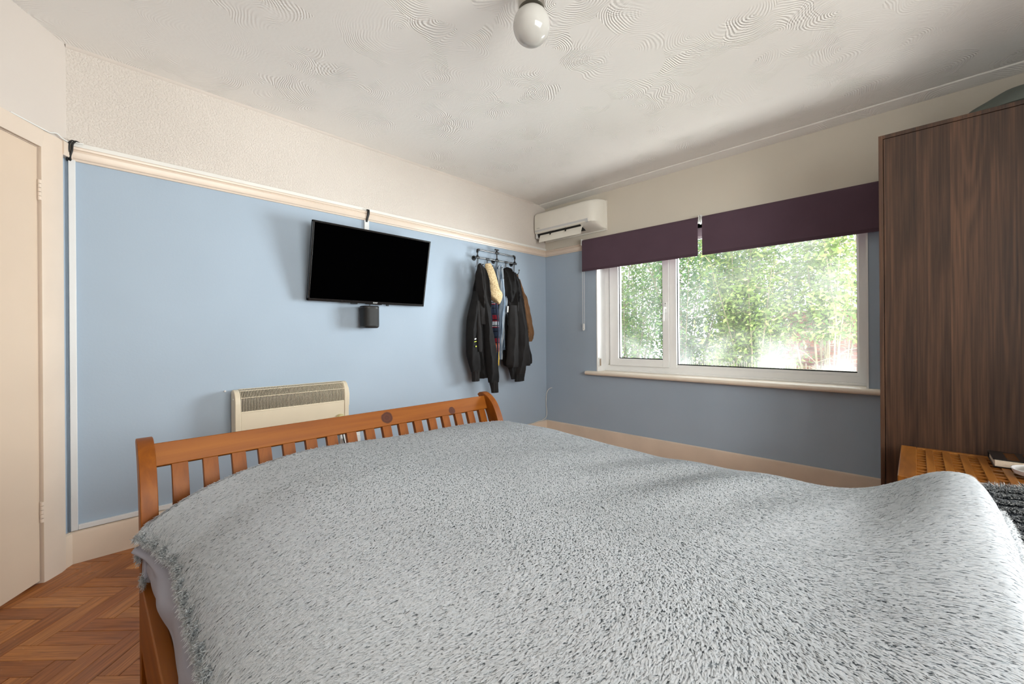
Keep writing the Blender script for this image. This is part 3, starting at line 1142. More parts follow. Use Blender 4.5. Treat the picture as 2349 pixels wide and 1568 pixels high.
m = MB().tube(curve_pts([(-.010, -.088, .522), (-.012, -.060, .512), (-.015, -.035, .49), (-.020, -.018, .45), (-.018, -.012, .40), (-.02, -.010, .33), (-.012, -.012, .27), (-.03, -.022, .20), (-.10, -.026, .170), (-.18, -.028, .168), (-.30, -.030, .150), (-.36, -.05, .10)], 6), .0035, 8)
tag(m.build('aerial_lead', plain('white_cable', srgb(225, 222, 212), .5)), 'loose white lead curling out of the corner by the skirting', 'cable')

q = WA(516, 897, 0)
tag(MB().lathe([(.001, -.009), (.005, -.008), (.0065, -.001), (.0065, 0)], (q[0], 0, q[2]), 12, 'y').build('wall_plug', M_trunk), 'tiny white plug in the wall left of the heater', 'wall plug')

# ------------------------------------------------------------------ convector heater
ht = empty('convector_heater', (-2.655, -.07, .465))
tag(ht, 'cream convector heater with a louvred top on the blue wall', 'heater')
M_heat = plain('cream_heater_enamel', srgb(214, 201, 178), .4, .02)
hx0, hx1, hf, hb, hzt = -2.992, -2.316, -.128, -.028, .790
arc = [(hf, .705), (hf + .002, .73), (hf + .010, .755), (hf + .024, .775), (hf + .044, .787), (hf + .066, .790), (hb, .778)]
ends = [(hf, .465), (hf, .68)] + arc[:] + [(hb, .465)]
for x0_, x1_ in ((hx0, hx0 + .030), (hx1 - .030, hx1)):
    MB().prism(ends, lambda a, b, t: (t, a, b), x0_, x1_).build('end_cap', M_heat, ht, bevel=.004, angle=30)
MB().box(hx0 + .030, hx1 - .030, hf + .004, hf + .014, .465, .662).build('front_panel', M_heat, ht, bevel=.002)
MB().box(hx0 + .03, hx1 - .03, hb - .01, hb, .465, .77).build('back_panel', M_heat, ht)
MB().prism([(hf + .022, .48)] + [(a + .020, b - .012) for a, b in arc[:-2]] + [(hb - .012, .772), (hb - .012, .48)], lambda a, b, t: (t, a, b), hx0 + .031, hx1 - .031).build('interior_shade', M_dark, ht)  # near-black block standing in for the shade behind the grille
g = MB()
gp = [(hf + .003, .655)] + arc
gpath = curve_pts([(0, a, b) for a, b in gp], 2)
nbar = 78
for k in range(nbar):
    x = hx0 + .034 + (hx1 - hx0 - .068) * k / (nbar - 1)
    pts = [(x, p[1] + .002, p[2]) for p in gpath]
    vs, fs = [], []
    for p in pts:
        vs += [(p[0] - .0013, p[1], p[2]), (p[0] + .0013, p[1], p[2]), (p[0] + .0013, p[1] + .005, p[2] - .004), (p[0] - .0013, p[1] + .005, p[2] - .004)]
    for i in range(len(pts) - 1):
        for e in range(4):
            fs.append((4 * i + e, 4 * i + (e + 1) % 4, 4 * i + 4 + (e + 1) % 4, 4 * i + 4 + e))
    g.add(vs, fs)
for i in (0, 5, 9, 12):
    p = gpath[min(i, len(gpath) - 1)]
    g.tube([(hx0 + .03, p[1] + .001, p[2]), (hx1 - .03, p[1] + .001, p[2])], .0022, 6)
gr = g.build('grille', M_heat, ht)
MB().lathe([(.0015, -.001), (.005, 0), (.005, .002)], (hx0 - .002, -.085, .735), 10, 'x').build('screw', M_trunk, ht)
MB().prism([(.0, .0), (.0, .5)][:0] + [(hf + .02, .62), (hf + .015, .70), (hf + .03, .745), (hf + .05, .755), (hf + .055, .62)], lambda a, b, t: (t, a, b), hx1, hx1 + .012).build('control_cover', M_heat, ht, bevel=.003)
kb = MB().lathe([(.034, 0), (.034, -.010), (.026, -.022), (.020, -.024), (.018, -.014), (.001, -.012)], (-2.377, hf + .004, .536), 28, 'y')
kb.build('thermostat_knob', plain('olive_cream_knob', srgb(196, 186, 140), .45), ht)
MB().lathe([(.013, -.010), (.013, -.030), (.010, -.033)], (-2.377, hf + .004, .536), 20, 'y').build('knob_grip', M_heat, ht)
for x_ in (-2.9, -2.4):
    bx(x_ - .012, x_ + .012, hb - .002, 0, .50, .74).build('wall_bracket', M_heat, ht)

sk = empty('wall_socket', (-2.255, -.004, .32))
tag(sk, 'white double wall socket with plugs behind the footboard', 'socket')
bx(-2.33, -2.18, -.010, 0, .315, .400).build('face_plate', M_white_pl, sk, bevel=.003)
for x_ in (-2.295, -2.215):
    bx(x_ - .024, x_ + .024, -.042, -.010, .325, .372).build('plug', M_white_pl, sk, bevel=.006)
tag(MB().tube(curve_pts([(-2.335, -.06, .47), (-2.338, -.07, .42), (-2.325, -.075, .35), (-2.30, -.06, .315), (-2.295, -.035, .325)], 6), .0038, 8).build('heater_flex', M_black_cable), 'dark flex hanging from the heater to the socket', 'cable')

# ------------------------------------------------------------------ ceiling light
cl = empty('ceiling_light', (-2.335, -1.872, H))
tag(cl, 'white glass globe ceiling light on a grey metal base', 'lamp')
M_chrome = plain('satin_nickel', (.42, .40, .36), .28, .08, metal=1.0)
lx, ly = -2.335, -1.872
MB().lathe([(.056, H), (.056, H - .012), (.053, H - .020), (.053, H - .125), (.051, H - .130)], (lx, ly, 0), 40).build('base', M_chrome, cl)


def globe_mat():
    t = NT('opal_glass', .12, .5)
    n = t.noise(t.co(), 8, 2)
    t.color(t.ramp(n, [(.3, srgb(206, 204, 199)), (.7, srgb(212, 210, 206))]))
    t.b.inputs['Transmission Weight'].default_value = .25
    t.b.inputs['Coat Weight'].default_value = .3
    return t.m


gz, gr_ = 2.342, .0745
prof = []
for k in range(25):
    a = -math.pi / 2 + (math.pi * .5 + 1.0) * k / 24
    prof.append((max(.001, gr_ * math.cos(a)), gz + gr_ * math.sin(a)))
MB().lathe(prof, (lx, ly, 0), 48).build('globe', globe_mat(), cl, angle=60)
cl.location = (lx, ly, H)

# ------------------------------------------------------------------ bed
bed = empty('wooden_bed', (-2.76, -2.4, 0))
tag(bed, 'honey coloured wooden bed with a slatted curved footboard', 'bed')
front = [(-1.222, .787), (-1.245, .787), (-1.268, .780), (-1.301, .760), (-1.329, .732), (-1.354, .690), (-1.374, .640), (-1.388, .57), (-1.390, .45), (-1.386, .2), (-1.380, 0)]
back_ = [(-1.205, .776), (-1.213, .765), (-1.240, .740), (-1.265, .705), (-1.288, .660), (-1.306, .605), (-1.318, .54), (-1.322, .45), (-1.322, .2), (-1.322, 0)]
fr_s = [tuple(p) for p in curve_pts(front, 3)]
bk_s = [tuple(p) for p in curve_pts(back_, 3)]
for x0_, x1_ in ((-3.484, -3.444), (-2.062, -2.022)):
    MB().prism(fr_s + bk_s[::-1], lambda a, b, t: (t, a, b), x0_, x1_).build('post', M_bedz, bed, bevel=.0025, angle=30)
rail_c = np.array([0, -1.262, .733])
tl = np.array([0, -.36, -.93])
tl /= np.linalg.norm(tl)
rn = np.array([0, tl[2], -tl[1]])
bo = org(bed)
knots = [((-2.655 - bo[0], -1.276, .738 - bo[2]), (.034, .2, .030), KN), ((-2.298 - bo[0], -1.276, .722 - bo[2]), (.024, .2, .022), KN)]
knots = [((k[0][0], k[0][1] - bo[1], k[0][2]), k[1], k[2]) for k in knots]
M_rail = wood('honey_pine_knotty', D1, D2, D3, 'x', .48, 22, 1.2, knots)
MB().obox((-2.753, rail_c[1], rail_c[2]), (1, 0, 0), rn, tl, .692, .014, .036).build('top_rail', M_rail, bed, bevel=.003)
slx = [-3.383 + i * (1.283 / 16) for i in range(17)]
slp = [(-1.274, .705), (-1.290, .665), (-1.304, .62), (-1.313, .56), (-1.318, .48), (-1.318, .40)]
slf = [tuple(p) for p in curve_pts([(a - .010, b) for a, b in slp], 2)]
slb = [tuple(p) for p in curve_pts([(a + .012, b) for a, b in slp], 2)]
sm = None
for x in slx:
    if sm is None:
        s_ = MB().prism(slf + slb[::-1], lambda a, b, t: (t, a, b), x - .021, x + .021).build('slat', M_bedz, bed, bevel=.002, angle=30)
        sm = s_
    else:
        s_ = sm.copy()
        COL.objects.link(s_)
        s_.location = (x - slx[0], 0, 0)
MB().box(-3.444, -2.062, -1.335, -1.305, .33, .405).build('lower_rail', M_bedx, bed, bevel=.003)
for x0_, x1_ in ((-3.487, -3.455), (-2.052, -2.020)):
    MB().box(x0_, x1_, -3.44, -1.385, .235, .420).build('side_rail', M_bedy, bed, bevel=.004)
MB().box(-3.455, -3.36, -3.44, -1.385, .385, .408).build('ledge', M_bedy, bed, bevel=.003)
hbf = [(2 * -2.42 - a, b * 1.28) for a, b in front]
hbb = [(2 * -2.42 - a, b * 1.28) for a, b in back_]
for x0_, x1_ in ((-3.484, -3.444), (-2.062, -2.022)):
    MB().prism(hbf + hbb[::-1], lambda a, b, t: (t, a, b), x0_, x1_).build('headboard_post', M_bedz, bed, angle=30)
MB().box(-3.444, -2.062, -3.60, -3.57, .90, .98).build('headboard_rail', M_bedx, bed, bevel=.003)
mt = MB().box(-3.405, -2.064, -3.44, -1.455, .395, .568)
mt.build('mattress', plain('white_mattress', srgb(225, 224, 222), .9), bed, bevel=.03, seg=4)

# surface of the made bed
XE = np.array([(-3.12, -3.458), (-2.6, -3.458), (-2.2, -3.457), (-2.05, -3.453), (-1.9, -3.450), (-1.78, -3.447), (-1.68, -3.441), (-1.60, -3.455), (-1.50, -3.472), (-1.41, -3.498)])
SP = np.array([(0, .545), (.03, .582), (.07, .612), (.12, .637), (.19, .661), (.27, .680), (.45, .700), (.80, .687), (1.01, .677), (1.27, .657), (1.42, .640), (1.49, .618), (1.53, .590)])
SPF = SP.copy()


def pchip(x, P):
    """monotone-ish smooth interpolation of a table"""
    xs, ys = P[:, 0], P[:, 1]
    h = np.diff(xs)
    d = np.diff(ys) / h
    m_ = np.zeros(len(xs))
    m_[0], m_[-1] = d[0], d[-1]
    m_[1:-1] = np.where(d[:-1] * d[1:] > 0, 2 * d[:-1] * d[1:] / (d[:-1] + d[1:] + 1e-12), 0)
    i = np.clip(np.searchsorted(xs, x) - 1, 0, len(xs) - 2)
    t = (x - xs[i]) / h[i]
    t = np.clip(t, 0, 1)
    return ((2 * t ** 3 - 3 * t ** 2 + 1) * ys[i] + (t ** 3 - 2 * t ** 2 + t) * h[i] * m_[i] + (-2 * t ** 3 + 3 * t ** 2) * ys[i + 1] + (t ** 3 - t ** 2) * h[i] * m_[i + 1])


def waves(x, y, seed=0):
    r = np.random.default_rng(seed)
    z = np.zeros_like(x)
    for k in range(14):
        a = r.uniform(0, 2 * math.pi)
        fq = r.uniform(3, 16)
        z += np.sin(fq * (x * math.cos(a) + y * math.sin(a)) + r.uniform(0, 6.28)) / fq
    return z


def bed_z(x, y, lift=0.0):
    x, y = np.asarray(x, float), np.asarray(y, float)
    xe = pchip(y, XE)
    s_ = x - xe
    z = pchip(np.clip(s_, 0, 1.53), SP)
    # a little sag in the middle of the length, pillow bulge at the head
    z = z - .018 * np.exp(-((y + 2.25) / .38) ** 2) * np.clip(s_ / .4, 0, 1)
    head = np.exp(-((y + 3.04) / .13) ** 2) * (.100 * np.exp(-((x + 2.10) / .42) ** 2) + .035 * np.exp(-((x + 2.9) / .35) ** 2))
    z = z + head
    z = z + waves(x, y, 3) * .010 * np.clip(s_ / .15, 0, 1)
    # soft creases running across
    z = z + .006 * np.sin(24 * (y + .35 * x)) * np.exp(-((x + 2.25) / .3) ** 2) * np.exp(-((y + 2.5) / .4) ** 2)
    return z + lift


def sheet(u, y, lift, head_y=-3.10, foot_y=-1.41):
    """u: distance across from the left edge; past the right brow it hangs down"""
    u, y = np.asarray(u, float), np.asarray(y, float)
    xe = pchip(y, XE)
    brow = 1.50
    over = np.clip(u - brow, 0, None)
    uu = np.minimum(u, brow)
    x = xe + uu
    z = bed_z(x, y, lift)
    x = x + .055 * (1 - np.exp(-over / .06)) + .012 * np.sin(9 * y) * np.clip(over / .1, 0, 1)
    z = z - np.clip(over - .02, 0, None) * .97 - .02 * (1 - np.exp(-over / .03))
    # foot end dives between mattress and footboard, head end rolls over its edge
    ft = np.clip((y - (foot_y - .035)) / .035, 0, 1)
    z = z - .05 * ft ** 2 * np.clip((u - .02) / .1, 0, 1)
    hd_ = np.clip(((head_y + .05) - y) / .05, 0, 1)
    z = z - .045 * hd_ ** 2
    return np.stack([x, y, z], -1)


def plush_mat(name, root, tip0, tip1):
    t = NT(name, .9, .1)
    at = t.node('ShaderNodeAttribute', attribute_name='tip')
    gi = t.node('ShaderNodeNewGeometry').outputs['Random Per Island']
    big = t.noise(t.pos(), 3.0, 3)
    tc = t.mix(gi, tip0, tip1)
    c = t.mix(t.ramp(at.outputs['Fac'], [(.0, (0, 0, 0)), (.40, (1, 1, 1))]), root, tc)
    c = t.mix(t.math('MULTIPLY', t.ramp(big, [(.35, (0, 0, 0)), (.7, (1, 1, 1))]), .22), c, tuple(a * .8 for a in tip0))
    df = t.node('ShaderNodeBsdfDiffuse')
    tl_ = t.node('ShaderNodeBsdfTranslucent')
    t.l.new(c, df.inputs[0])
    t.l.new(c, tl_.inputs[0])
    ms = t.node('ShaderNodeMixShader')
    ms.inputs[0].default_value = .45
    t.l.new(df.outputs[0], ms.inputs[1])
    t.l.new(tl_.outputs[0], ms.inputs[2])
    t.l.new(ms.outputs[0], t.n['Material Output'].inputs[0])
    return t.m


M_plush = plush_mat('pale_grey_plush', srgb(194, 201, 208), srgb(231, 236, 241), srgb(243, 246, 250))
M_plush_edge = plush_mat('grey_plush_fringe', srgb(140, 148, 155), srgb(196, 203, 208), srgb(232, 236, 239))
M_plush_base = plain('grey_plush_backing', srgb(186, 194, 200), .95, .15, 90)
M_dplush = plush_mat('charcoal_frosted_plush', srgb(44, 50, 58), srgb(64, 71, 80), srgb(232, 235, 237))
M_dplush_base = plain('charcoal_backing', srgb(48, 54, 62), .95, .2, 60)
M_duvet = plain('lilac_grey_cotton', srgb(158, 158, 170), .85, .03, 6, .1, 700)


def grid_mesh(name, S, mat, parent=None, thick=0.0):
    nu, nv = S.shape[:2]
    mb = MB()
    fs = [(i * nv + j, i * nv + j + 1, (i + 1) * nv + j + 1, (i + 1) * nv + j) for i in range(nu - 1) for j in range(nv - 1)]
    mb.add(S.reshape(-1, 3), fs)
    o = mb.build(name, mat, parent, angle=180)
    if thick:
        md = o.modifiers.new('thick', 'SOLIDIFY')
        md.thickness = thick
        md.offset = -1
    return o


def tufts(name, P, N, parent, mat, length, width, nap, lean=1.0, seed=1, spread=.6, up=1.0, tipw=.15, soft=.75, twist=.45):
    """P roots, N normals, nap: tangent direction the pile is brushed towards"""
    r = np.random.default_rng(seed)
    n = len(P)
    d = nap - N * np.sum(nap * N, 1)[:, None]
    d /= np.linalg.norm(d, axis=1)[:, None] + 1e-9
    s_ = np.cross(N, d)
    a = r.normal(0, spread, n)[:, None]
    d2 = d * np.cos(a) + s_ * np.sin(a)
    s2 = np.cross(N, d2)
    s2 = s2 + N * r.normal(0, twist, (n, 1))
    s2 /= np.linalg.norm(s2, axis=1)[:, None]
    L = (length * r.uniform(.65, 1.35, n))[:, None]
    W = (width * r.uniform(.7, 1.3, n))[:, None] * .5
    ln = lean * r.uniform(.55, 1.25, n)[:, None]
    p1 = P + N * L * .42 * up + d2 * L * .40 * ln
    p2 = P + N * L * (.62 - .12 * ln) * up + d2 * L * .85 * ln
    tw = W * tipw
    V = np.stack([P - s2 * W * .8, P + s2 * W * .8, p1 + s2 * W, p1 - s2 * W, p2 + s2 * tw, p2 - s2 * tw], 1)
    o0 = org(parent)
    at = np.tile(np.array([0, 0, .55, .55, 1.0, 1.0]), n)
    o = mesh_np(name, (V - o0).reshape(-1, 3), 6, [(3, 2, 1, 0), (5, 4, 2, 3)], mat, parent, at)
    # the pile shades as one soft surface: fibre normals lean towards the cloth normal
    own = np.cross(p1 - P, s2)
    own /= np.linalg.norm(own, axis=1)[:, None] + 1e-9
    nn = N * soft + own * (1 - soft) * np.sign(np.sum(own * N, 1))[:, None]
    nn /= np.linalg.norm(nn, axis=1)[:, None]
    o.data.normals_split_custom_set_from_vertices(np.repeat(nn, 6, 0).tolist())
    return o


def surf_samples(fn, u0, u1, v0, v1, n, seed):
    r = np.random.default_rng(seed)
    u, v = r.uniform(u0, u1, n), r.uniform(v0, v1, n)
    e = .004
    p = fn(u, v)
    du = fn(u + e, v) - fn(u - e, v)
    dv = fn(u, v + e) - fn(u, v - e)
    N = np.cross(du, dv)
    N /= np.linalg.norm(N, axis=1)[:, None] + 1e-12
    N[N[:, 2] < -.2] *= -1
    return p, N, u, v


UMAX = 1.66
bk = empty('fleece_blanket', (-2.73, -2.25, .55))
tag(bk, 'pale grey fluffy fleece blanket spread over the bed', 'blanket')
U, V_ = np.meshgrid(np.linspace(0, UMAX, 120), np.linspace(-3.10, -1.41, 130), indexing='ij')
grid_mesh('backing', sheet(U, V_, .0), M_plush_base, bk, .006)
fnb = lambda u, v: sheet(u, v, .0)
p, N, u, v = surf_samples(fnb, 0, UMAX, -3.10, -1.41, 520000, 5)
ang = waves(p[:, 0] * .6, p[:, 1] * .6, 21) * 1.2 + math.radians(208) + math.radians(30) * np.clip(p[:, 0] + 3.3, 0, 1.2)
nap = np.stack([np.cos(ang), np.sin(ang), np.zeros_like(ang)], 1)
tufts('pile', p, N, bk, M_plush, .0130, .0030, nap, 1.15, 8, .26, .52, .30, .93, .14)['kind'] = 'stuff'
# bushy edge along the left, foot corner and head
r = np.random.default_rng(4)
ne = 30000
ve = r.uniform(-3.10, -1.41, ne)
pe = sheet(np.abs(r.normal(0, .004, ne)), ve, 0) + r.normal(0, .003, (ne, 3)) + np.array([[0, 0, 1.0]]) * (.006 * np.sin(90 * ve) + .004 * np.sin(233 * ve))[:, None]
Ne = np.tile(np.array([-.75, 0, .35]), (ne, 1)) + r.normal(0, .35, (ne, 3))
Ne /= np.linalg.norm(Ne, axis=1)[:, None]
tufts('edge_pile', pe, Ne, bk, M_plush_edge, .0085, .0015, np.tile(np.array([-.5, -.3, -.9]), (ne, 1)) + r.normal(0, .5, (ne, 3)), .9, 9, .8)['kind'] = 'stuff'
ne = 14000
ue = r.uniform(0, UMAX, ne)
pe = sheet(ue, np.full(ne, -3.10), 0) + r.normal(0, .003, (ne, 3))
Ne = np.tile(np.array([0, -.75, .45]), (ne, 1)) + r.normal(0, .3, (ne, 3))
Ne /= np.linalg.norm(Ne, axis=1)[:, None]
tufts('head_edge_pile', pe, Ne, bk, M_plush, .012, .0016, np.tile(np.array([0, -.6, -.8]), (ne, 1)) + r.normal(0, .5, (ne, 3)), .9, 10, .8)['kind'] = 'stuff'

# duvet under the blanket, bulging down the left side
dv = empty('duvet', (-2.75, -2.3, .45))
tag(dv, 'plain lilac grey duvet hanging below the blanket edge', 'duvet')
vv = np.linspace(-3.10, -1.425, 150)
rows = []
for y in vv:
    xe = float(pchip(np.array([max(y, -3.12)]), XE)[0])
    bulge = .007 * math.sin(9.5 * y + .6) + .004 * math.sin(23 * y) + .002 * math.sin(41 * y)
    lowz = .452 + .012 * math.sin(7.3 * y + 1.0) + .006 * math.sin(17 * y)
    k = 1.0 - max(0, (y + 1.52) / .10) * .25
    prof = [(xe + .10, .595), (xe + .04, .562), (xe + .012, .532), (xe - .010 + bulge * .4, .512), (-3.467 + bulge * .7, .498), (-3.471 + bulge, .480), (-3.469 + bulge, lowz), (-3.466 + bulge * .5, lowz - .010), (-3.452, lowz - .004), (-3.44, lowz + .02)]
    yy_ = y
    rows.append([(a, yy_, b) for a, b in [tuple(q) for q in curve_pts(prof, 3)]])
grid_mesh('side_drop', np.array(rows), M_duvet, dv)
U2, V2 = np.meshgrid(np.linspace(.06, 1.56, 60), np.linspace(-3.07, -1.42, 60), indexing='ij')
S2 = sheet(U2, np.clip(V2, -3.09, -1.46), -.022)
S2[..., 1] = V2
grid_mesh('top', S2, M_duvet, dv)
rows = []
for y in np.linspace(-3.10, -1.425, 60):
    b_ = .010 * math.sin(10 * y)
    rows.append([(-2.03, y, .60), (-1.985 + b_, y, .55), (-1.968 + b_, y, .48), (-1.975 + b_, y, .40), (-1.99, y, .39)])
grid_mesh('far_drop', np.array(rows), M_duvet, dv)
# corner of the fleece backing peeping out below at the foot
r = np.random.default_rng(14)
tb_ = empty('fleece_throw', (-3.48, -1.42, .45))
tag(tb_, 'tuft of a second grey fleece peeping out at the foot corner', 'blanket')
cpt = []
for c_, n_ in (((-3.490, -1.425, .500), 900), ((-3.484, -1.462, .440), 500)):
    cpt.append(np.array(c_) + r.normal(0, .008, (n_, 3)) * np.array([.4, .9, 1.2]))
cpt = np.concatenate(cpt)
Nc = np.tile(np.array([-.8, -.3, -.1]), (len(cpt), 1)) + r.normal(0, .4, (len(cpt), 3))
Nc /= np.linalg.norm(Nc, axis=1)[:, None]
tufts('pile', cpt, Nc, tb_, M_plush_edge, .008, .0015, np.tile(np.array([-.3, -.3, -.9]), (len(cpt), 1)), .8, 15, .9)['kind'] = 'stuff'
MB().prism([(-3.482, .515), (-3.484, .44), (-3.470, .43), (-3.455, .515)], lambda a, b, t: (a, t, b), -1.470, -1.412).build('backing', M_duvet, tb_, bevel=.004)

# charcoal fleece showing past the head end of the blanket
cf = empty('charcoal_fleece', (-2.6, -3.3, .55))
tag(cf, 'dark charcoal and white streaked fleece at the head of the bed beyond the pale blanket', 'fleece')


def dsurf(u, v):
    u, v = np.asarray(u, float), np.asarray(v, float)
    x = u
    z = .655 + .052 * np.exp(-((u + 2.02) / .35) ** 2) + .02 * np.exp(-((u + 2.9) / .3) ** 2)
    z = z - .05 * np.clip((v + 3.10) / .06, 0, 1)
    z = z + .018 * np.exp(-((v + 3.22) / .07) ** 2) - .12 * np.clip(-(v + 3.33) / .15, 0, 1) ** 2
    over = np.clip(u + 1.99, 0, None)
    z = z - over * 1.3 - .02 * (1 - np.exp(-over / .02))
    x = x - over * .72
    z = z + waves(u * 1.2, v * 1.2, 31) * .012
    return np.stack([x, v, z], -1)


U3, V3 = np.meshgrid(np.linspace(-3.40, -1.86, 70), np.linspace(-3.50, -3.04, 40), indexing='ij')
grid_mesh('backing', dsurf(U3, V3), M_dplush_base, cf, .006)
p, N, u, v = surf_samples(dsurf, -3.3, -1.86, -3.45, -3.05, 90000, 6)
# the pile parts along combed rows: tufts gather on the ridges
rowk = np.sin((p[:, 0] * 1.0 + waves(p[:, 0], p[:, 1], 5) * .05) * 190)
keep = (rowk > -.62)
p, N = p[keep], N[keep]
nap = np.tile(np.array([-.9, .35, 0]), (len(p), 1))
tufts('pile', p, N, cf, M_dplush, .015, .0017, nap, 1.0, 18, .45)['kind'] = 'stuff'
rr = np.random.default_rng(77)
ne = 7000
vv2 = rr.uniform(-3.45, -3.08, ne)
pe = dsurf(np.full(ne, -1.985), vv2) + rr.normal(0, .006, (ne, 3))
Ne = np.tile(np.array([.3, .2, .8]), (ne, 1)) + rr.normal(0, .35, (ne, 3))
Ne /= np.linalg.norm(Ne, axis=1)[:, None]
tufts('pale_edge', pe, Ne, cf, M_plush, .013, .0016, np.tile(np.array([.5, .3, -.2]), (ne, 1)), .8, 19, .8)['kind'] = 'stuff'

# ------------------------------------------------------------------ wardrobe
def walnut_mat(name):
    t = NT(name, .42, .4)
    p = t.pos()
    sp = t.node('ShaderNodeSeparateXYZ')
    t.l.new(p, sp.inputs[0])
    strip = t.math('FLOOR', t.math('MULTIPLY', t.math('ADD', sp.outputs[1], 10.0), 8.4))
    rnd = t.math('FRACT', t.math('MULTIPLY', t.math('SINE', t.math('MULTIPLY', strip, 12.9898)), 437.585))
    off = t.node('ShaderNodeCombineXYZ')
    t.l.new(t.math('MULTIPLY', rnd, 9.0), off.inputs[1])
    t.l.new(t.math('MULTIPLY', rnd, 5.0), off.inputs[2])
    add = t.node('ShaderNodeVectorMath', operation='ADD')
    t.l.new(p, add.inputs[0])
    t.l.new(off.outputs[0], add.inputs[1])
    mp = t.node('ShaderNodeMapping')
    mp.inputs['Scale'].default_value = (9, 9, .55)
    t.l.new(add.outputs[0], mp.inputs[0])
    ring = t.noise(mp.outputs[0], 1.0, 1, .5, .35)
    lines = t.math('SINE', t.math('MULTIPLY', ring, 46.0))
    mp2 = t.node('ShaderNodeMapping')
    mp2.inputs['Scale'].default_value = (150, 150, 3.0)
    t.l.new(add.outputs[0], mp2.inputs[0])
    fine = t.noise(mp2.outputs[0], 1.0, 4, .6)
    tone = t.noise(mp.outputs[0], .55, 2)
    f = t.math('ADD', t.math('MULTIPLY', lines, .055), t.math('ADD', t.math('MULTIPLY', fine, .55), t.math('MULTIPLY', tone, .55)))
    f = t.math('ADD', f, t.math('MULTIPLY', t.math('SUBTRACT', rnd, .5), .16))
    c = t.ramp(f, [(.30, srgb(38, 28, 24)), (.52, srgb(70, 50, 39)), (.68, srgb(92, 66, 50)), (.85, srgb(122, 88, 64))])
    t.color(c)
    t.bump(fine, .06, .002)
    return t.m


M_wal = walnut_mat('walnut_laminate')
wd = empty('wardrobe', (-.32, -3.45, 0))
tag(wd, 'tall dark walnut wardrobe standing against the window wall', 'wardrobe')
wx, wy0, wy1, wz = -.60, -2.830, -4.05, 2.160
bx(wx, -.06, wy0 - .018, wy0, 0, wz).build('side_panel', M_wal, wd, bevel=.0012)
bx(wx, -.06, wy1, wy1 + .018, 0, wz).build('side_panel', M_wal, wd, bevel=.0012)
bx(wx, -.06, wy1 + .018, wy0 - .018, wz - .020, wz).build('top_panel', M_wal, wd, bevel=.0012)
bx(wx + .02, -.06, wy1 + .018, wy0 - .018, .06, .08).build('bottom_panel', M_wal, wd)
bx(-.066, -.060, wy1 + .018, wy0 - .018, 0, wz - .02).build('back_panel', M_wal, wd)
mid = (wy0 + wy1) / 2
for a, b in ((wy0 - .0205, mid + .001), (mid - .001, wy1 + .0205)):
    d_ = bx(wx + .0015, wx + .0195, b, a, .07, wz - .0225).build('door', M_wal, wd, bevel=.001)
    hy_ = b + .05 if b == mid + .001 else a - .05
    MB().tube(curve_pts([(wx, hy_, .95), (wx - .03, hy_, .955), (wx - .03, hy_, 1.08), (wx, hy_, 1.085)], 4), .005, 8).build('handle', M_chrome, d_)
bx(wx + .03, -.1, wy1 + .018, wy0 - .018, 0, .06).build('plinth', M_wal, wd)
# rounded grey bundle on top
bg_ = MB()
rings = []
bcx, bcy = -.335, -3.46
for k in range(13):
    a = k / 12 * math.pi / 2
    rr_ = .315 * math.cos(a) ** .8 + .002
    zz_ = wz + .010 + .138 * math.sin(a) ** .9
    rings.append([(bcx + rr_ * .72 * math.cos(t_), bcy + rr_ * math.sin(t_) * (1 + .02 * math.sin(5 * t_)), zz_ + .004 * math.sin(6 * t_ + k)) for t_ in np.linspace(0, 2 * math.pi, 49)[:-1]])
bg_.loft(rings)
bag = bg_.build('storage_bag', plain('dark_grey_green_fabric', srgb(92, 98, 92), .7, .12, 10, .2, 60), angle=60)
tag(bag, 'rounded dark grey fabric bag lying on top of the wardrobe', 'bag')
MB().tube([tuple(np.array(q) + np.array([0, 0, .012])) for q in rings[0]], .006, 8, closed=True).build('piping', plain('dark_piping', srgb(50, 54, 50), .7), bag)

# ------------------------------------------------------------------ bedside table with woven slats
bt = empty('bedside_table', (-.96, -3.21, 0))
tag(bt, 'orange wooden bedside table with a basket weave lattice top', 'table')
M_aca = wood('acacia_wood', srgb(120, 70, 24), srgb(158, 100, 42), srgb(186, 132, 62), 'y', .35, 30, 3)
M_aca2 = wood('acacia_wood_cross', srgb(112, 64, 22), srgb(150, 94, 38), srgb(180, 124, 58), 'x', .35, 30, 3)
tx0, tx1, ty0, ty1, tz = -1.30, -.672, -3.62, -2.912, .525
m = MB()
fw = .057
m.box(tx0, tx1, ty1 - fw, ty1, tz - .030, tz).box(tx0, tx1, ty0, ty0 + fw, tz - .030, tz)
m.box(tx0, tx0 + .03, ty0 + fw, ty1 - fw, tz - .030, tz).box(tx1 - .03, tx1, ty0 + fw, ty1 - fw, tz - .030, tz)
m.build('top_frame', M_aca2, bt, bevel=.004)
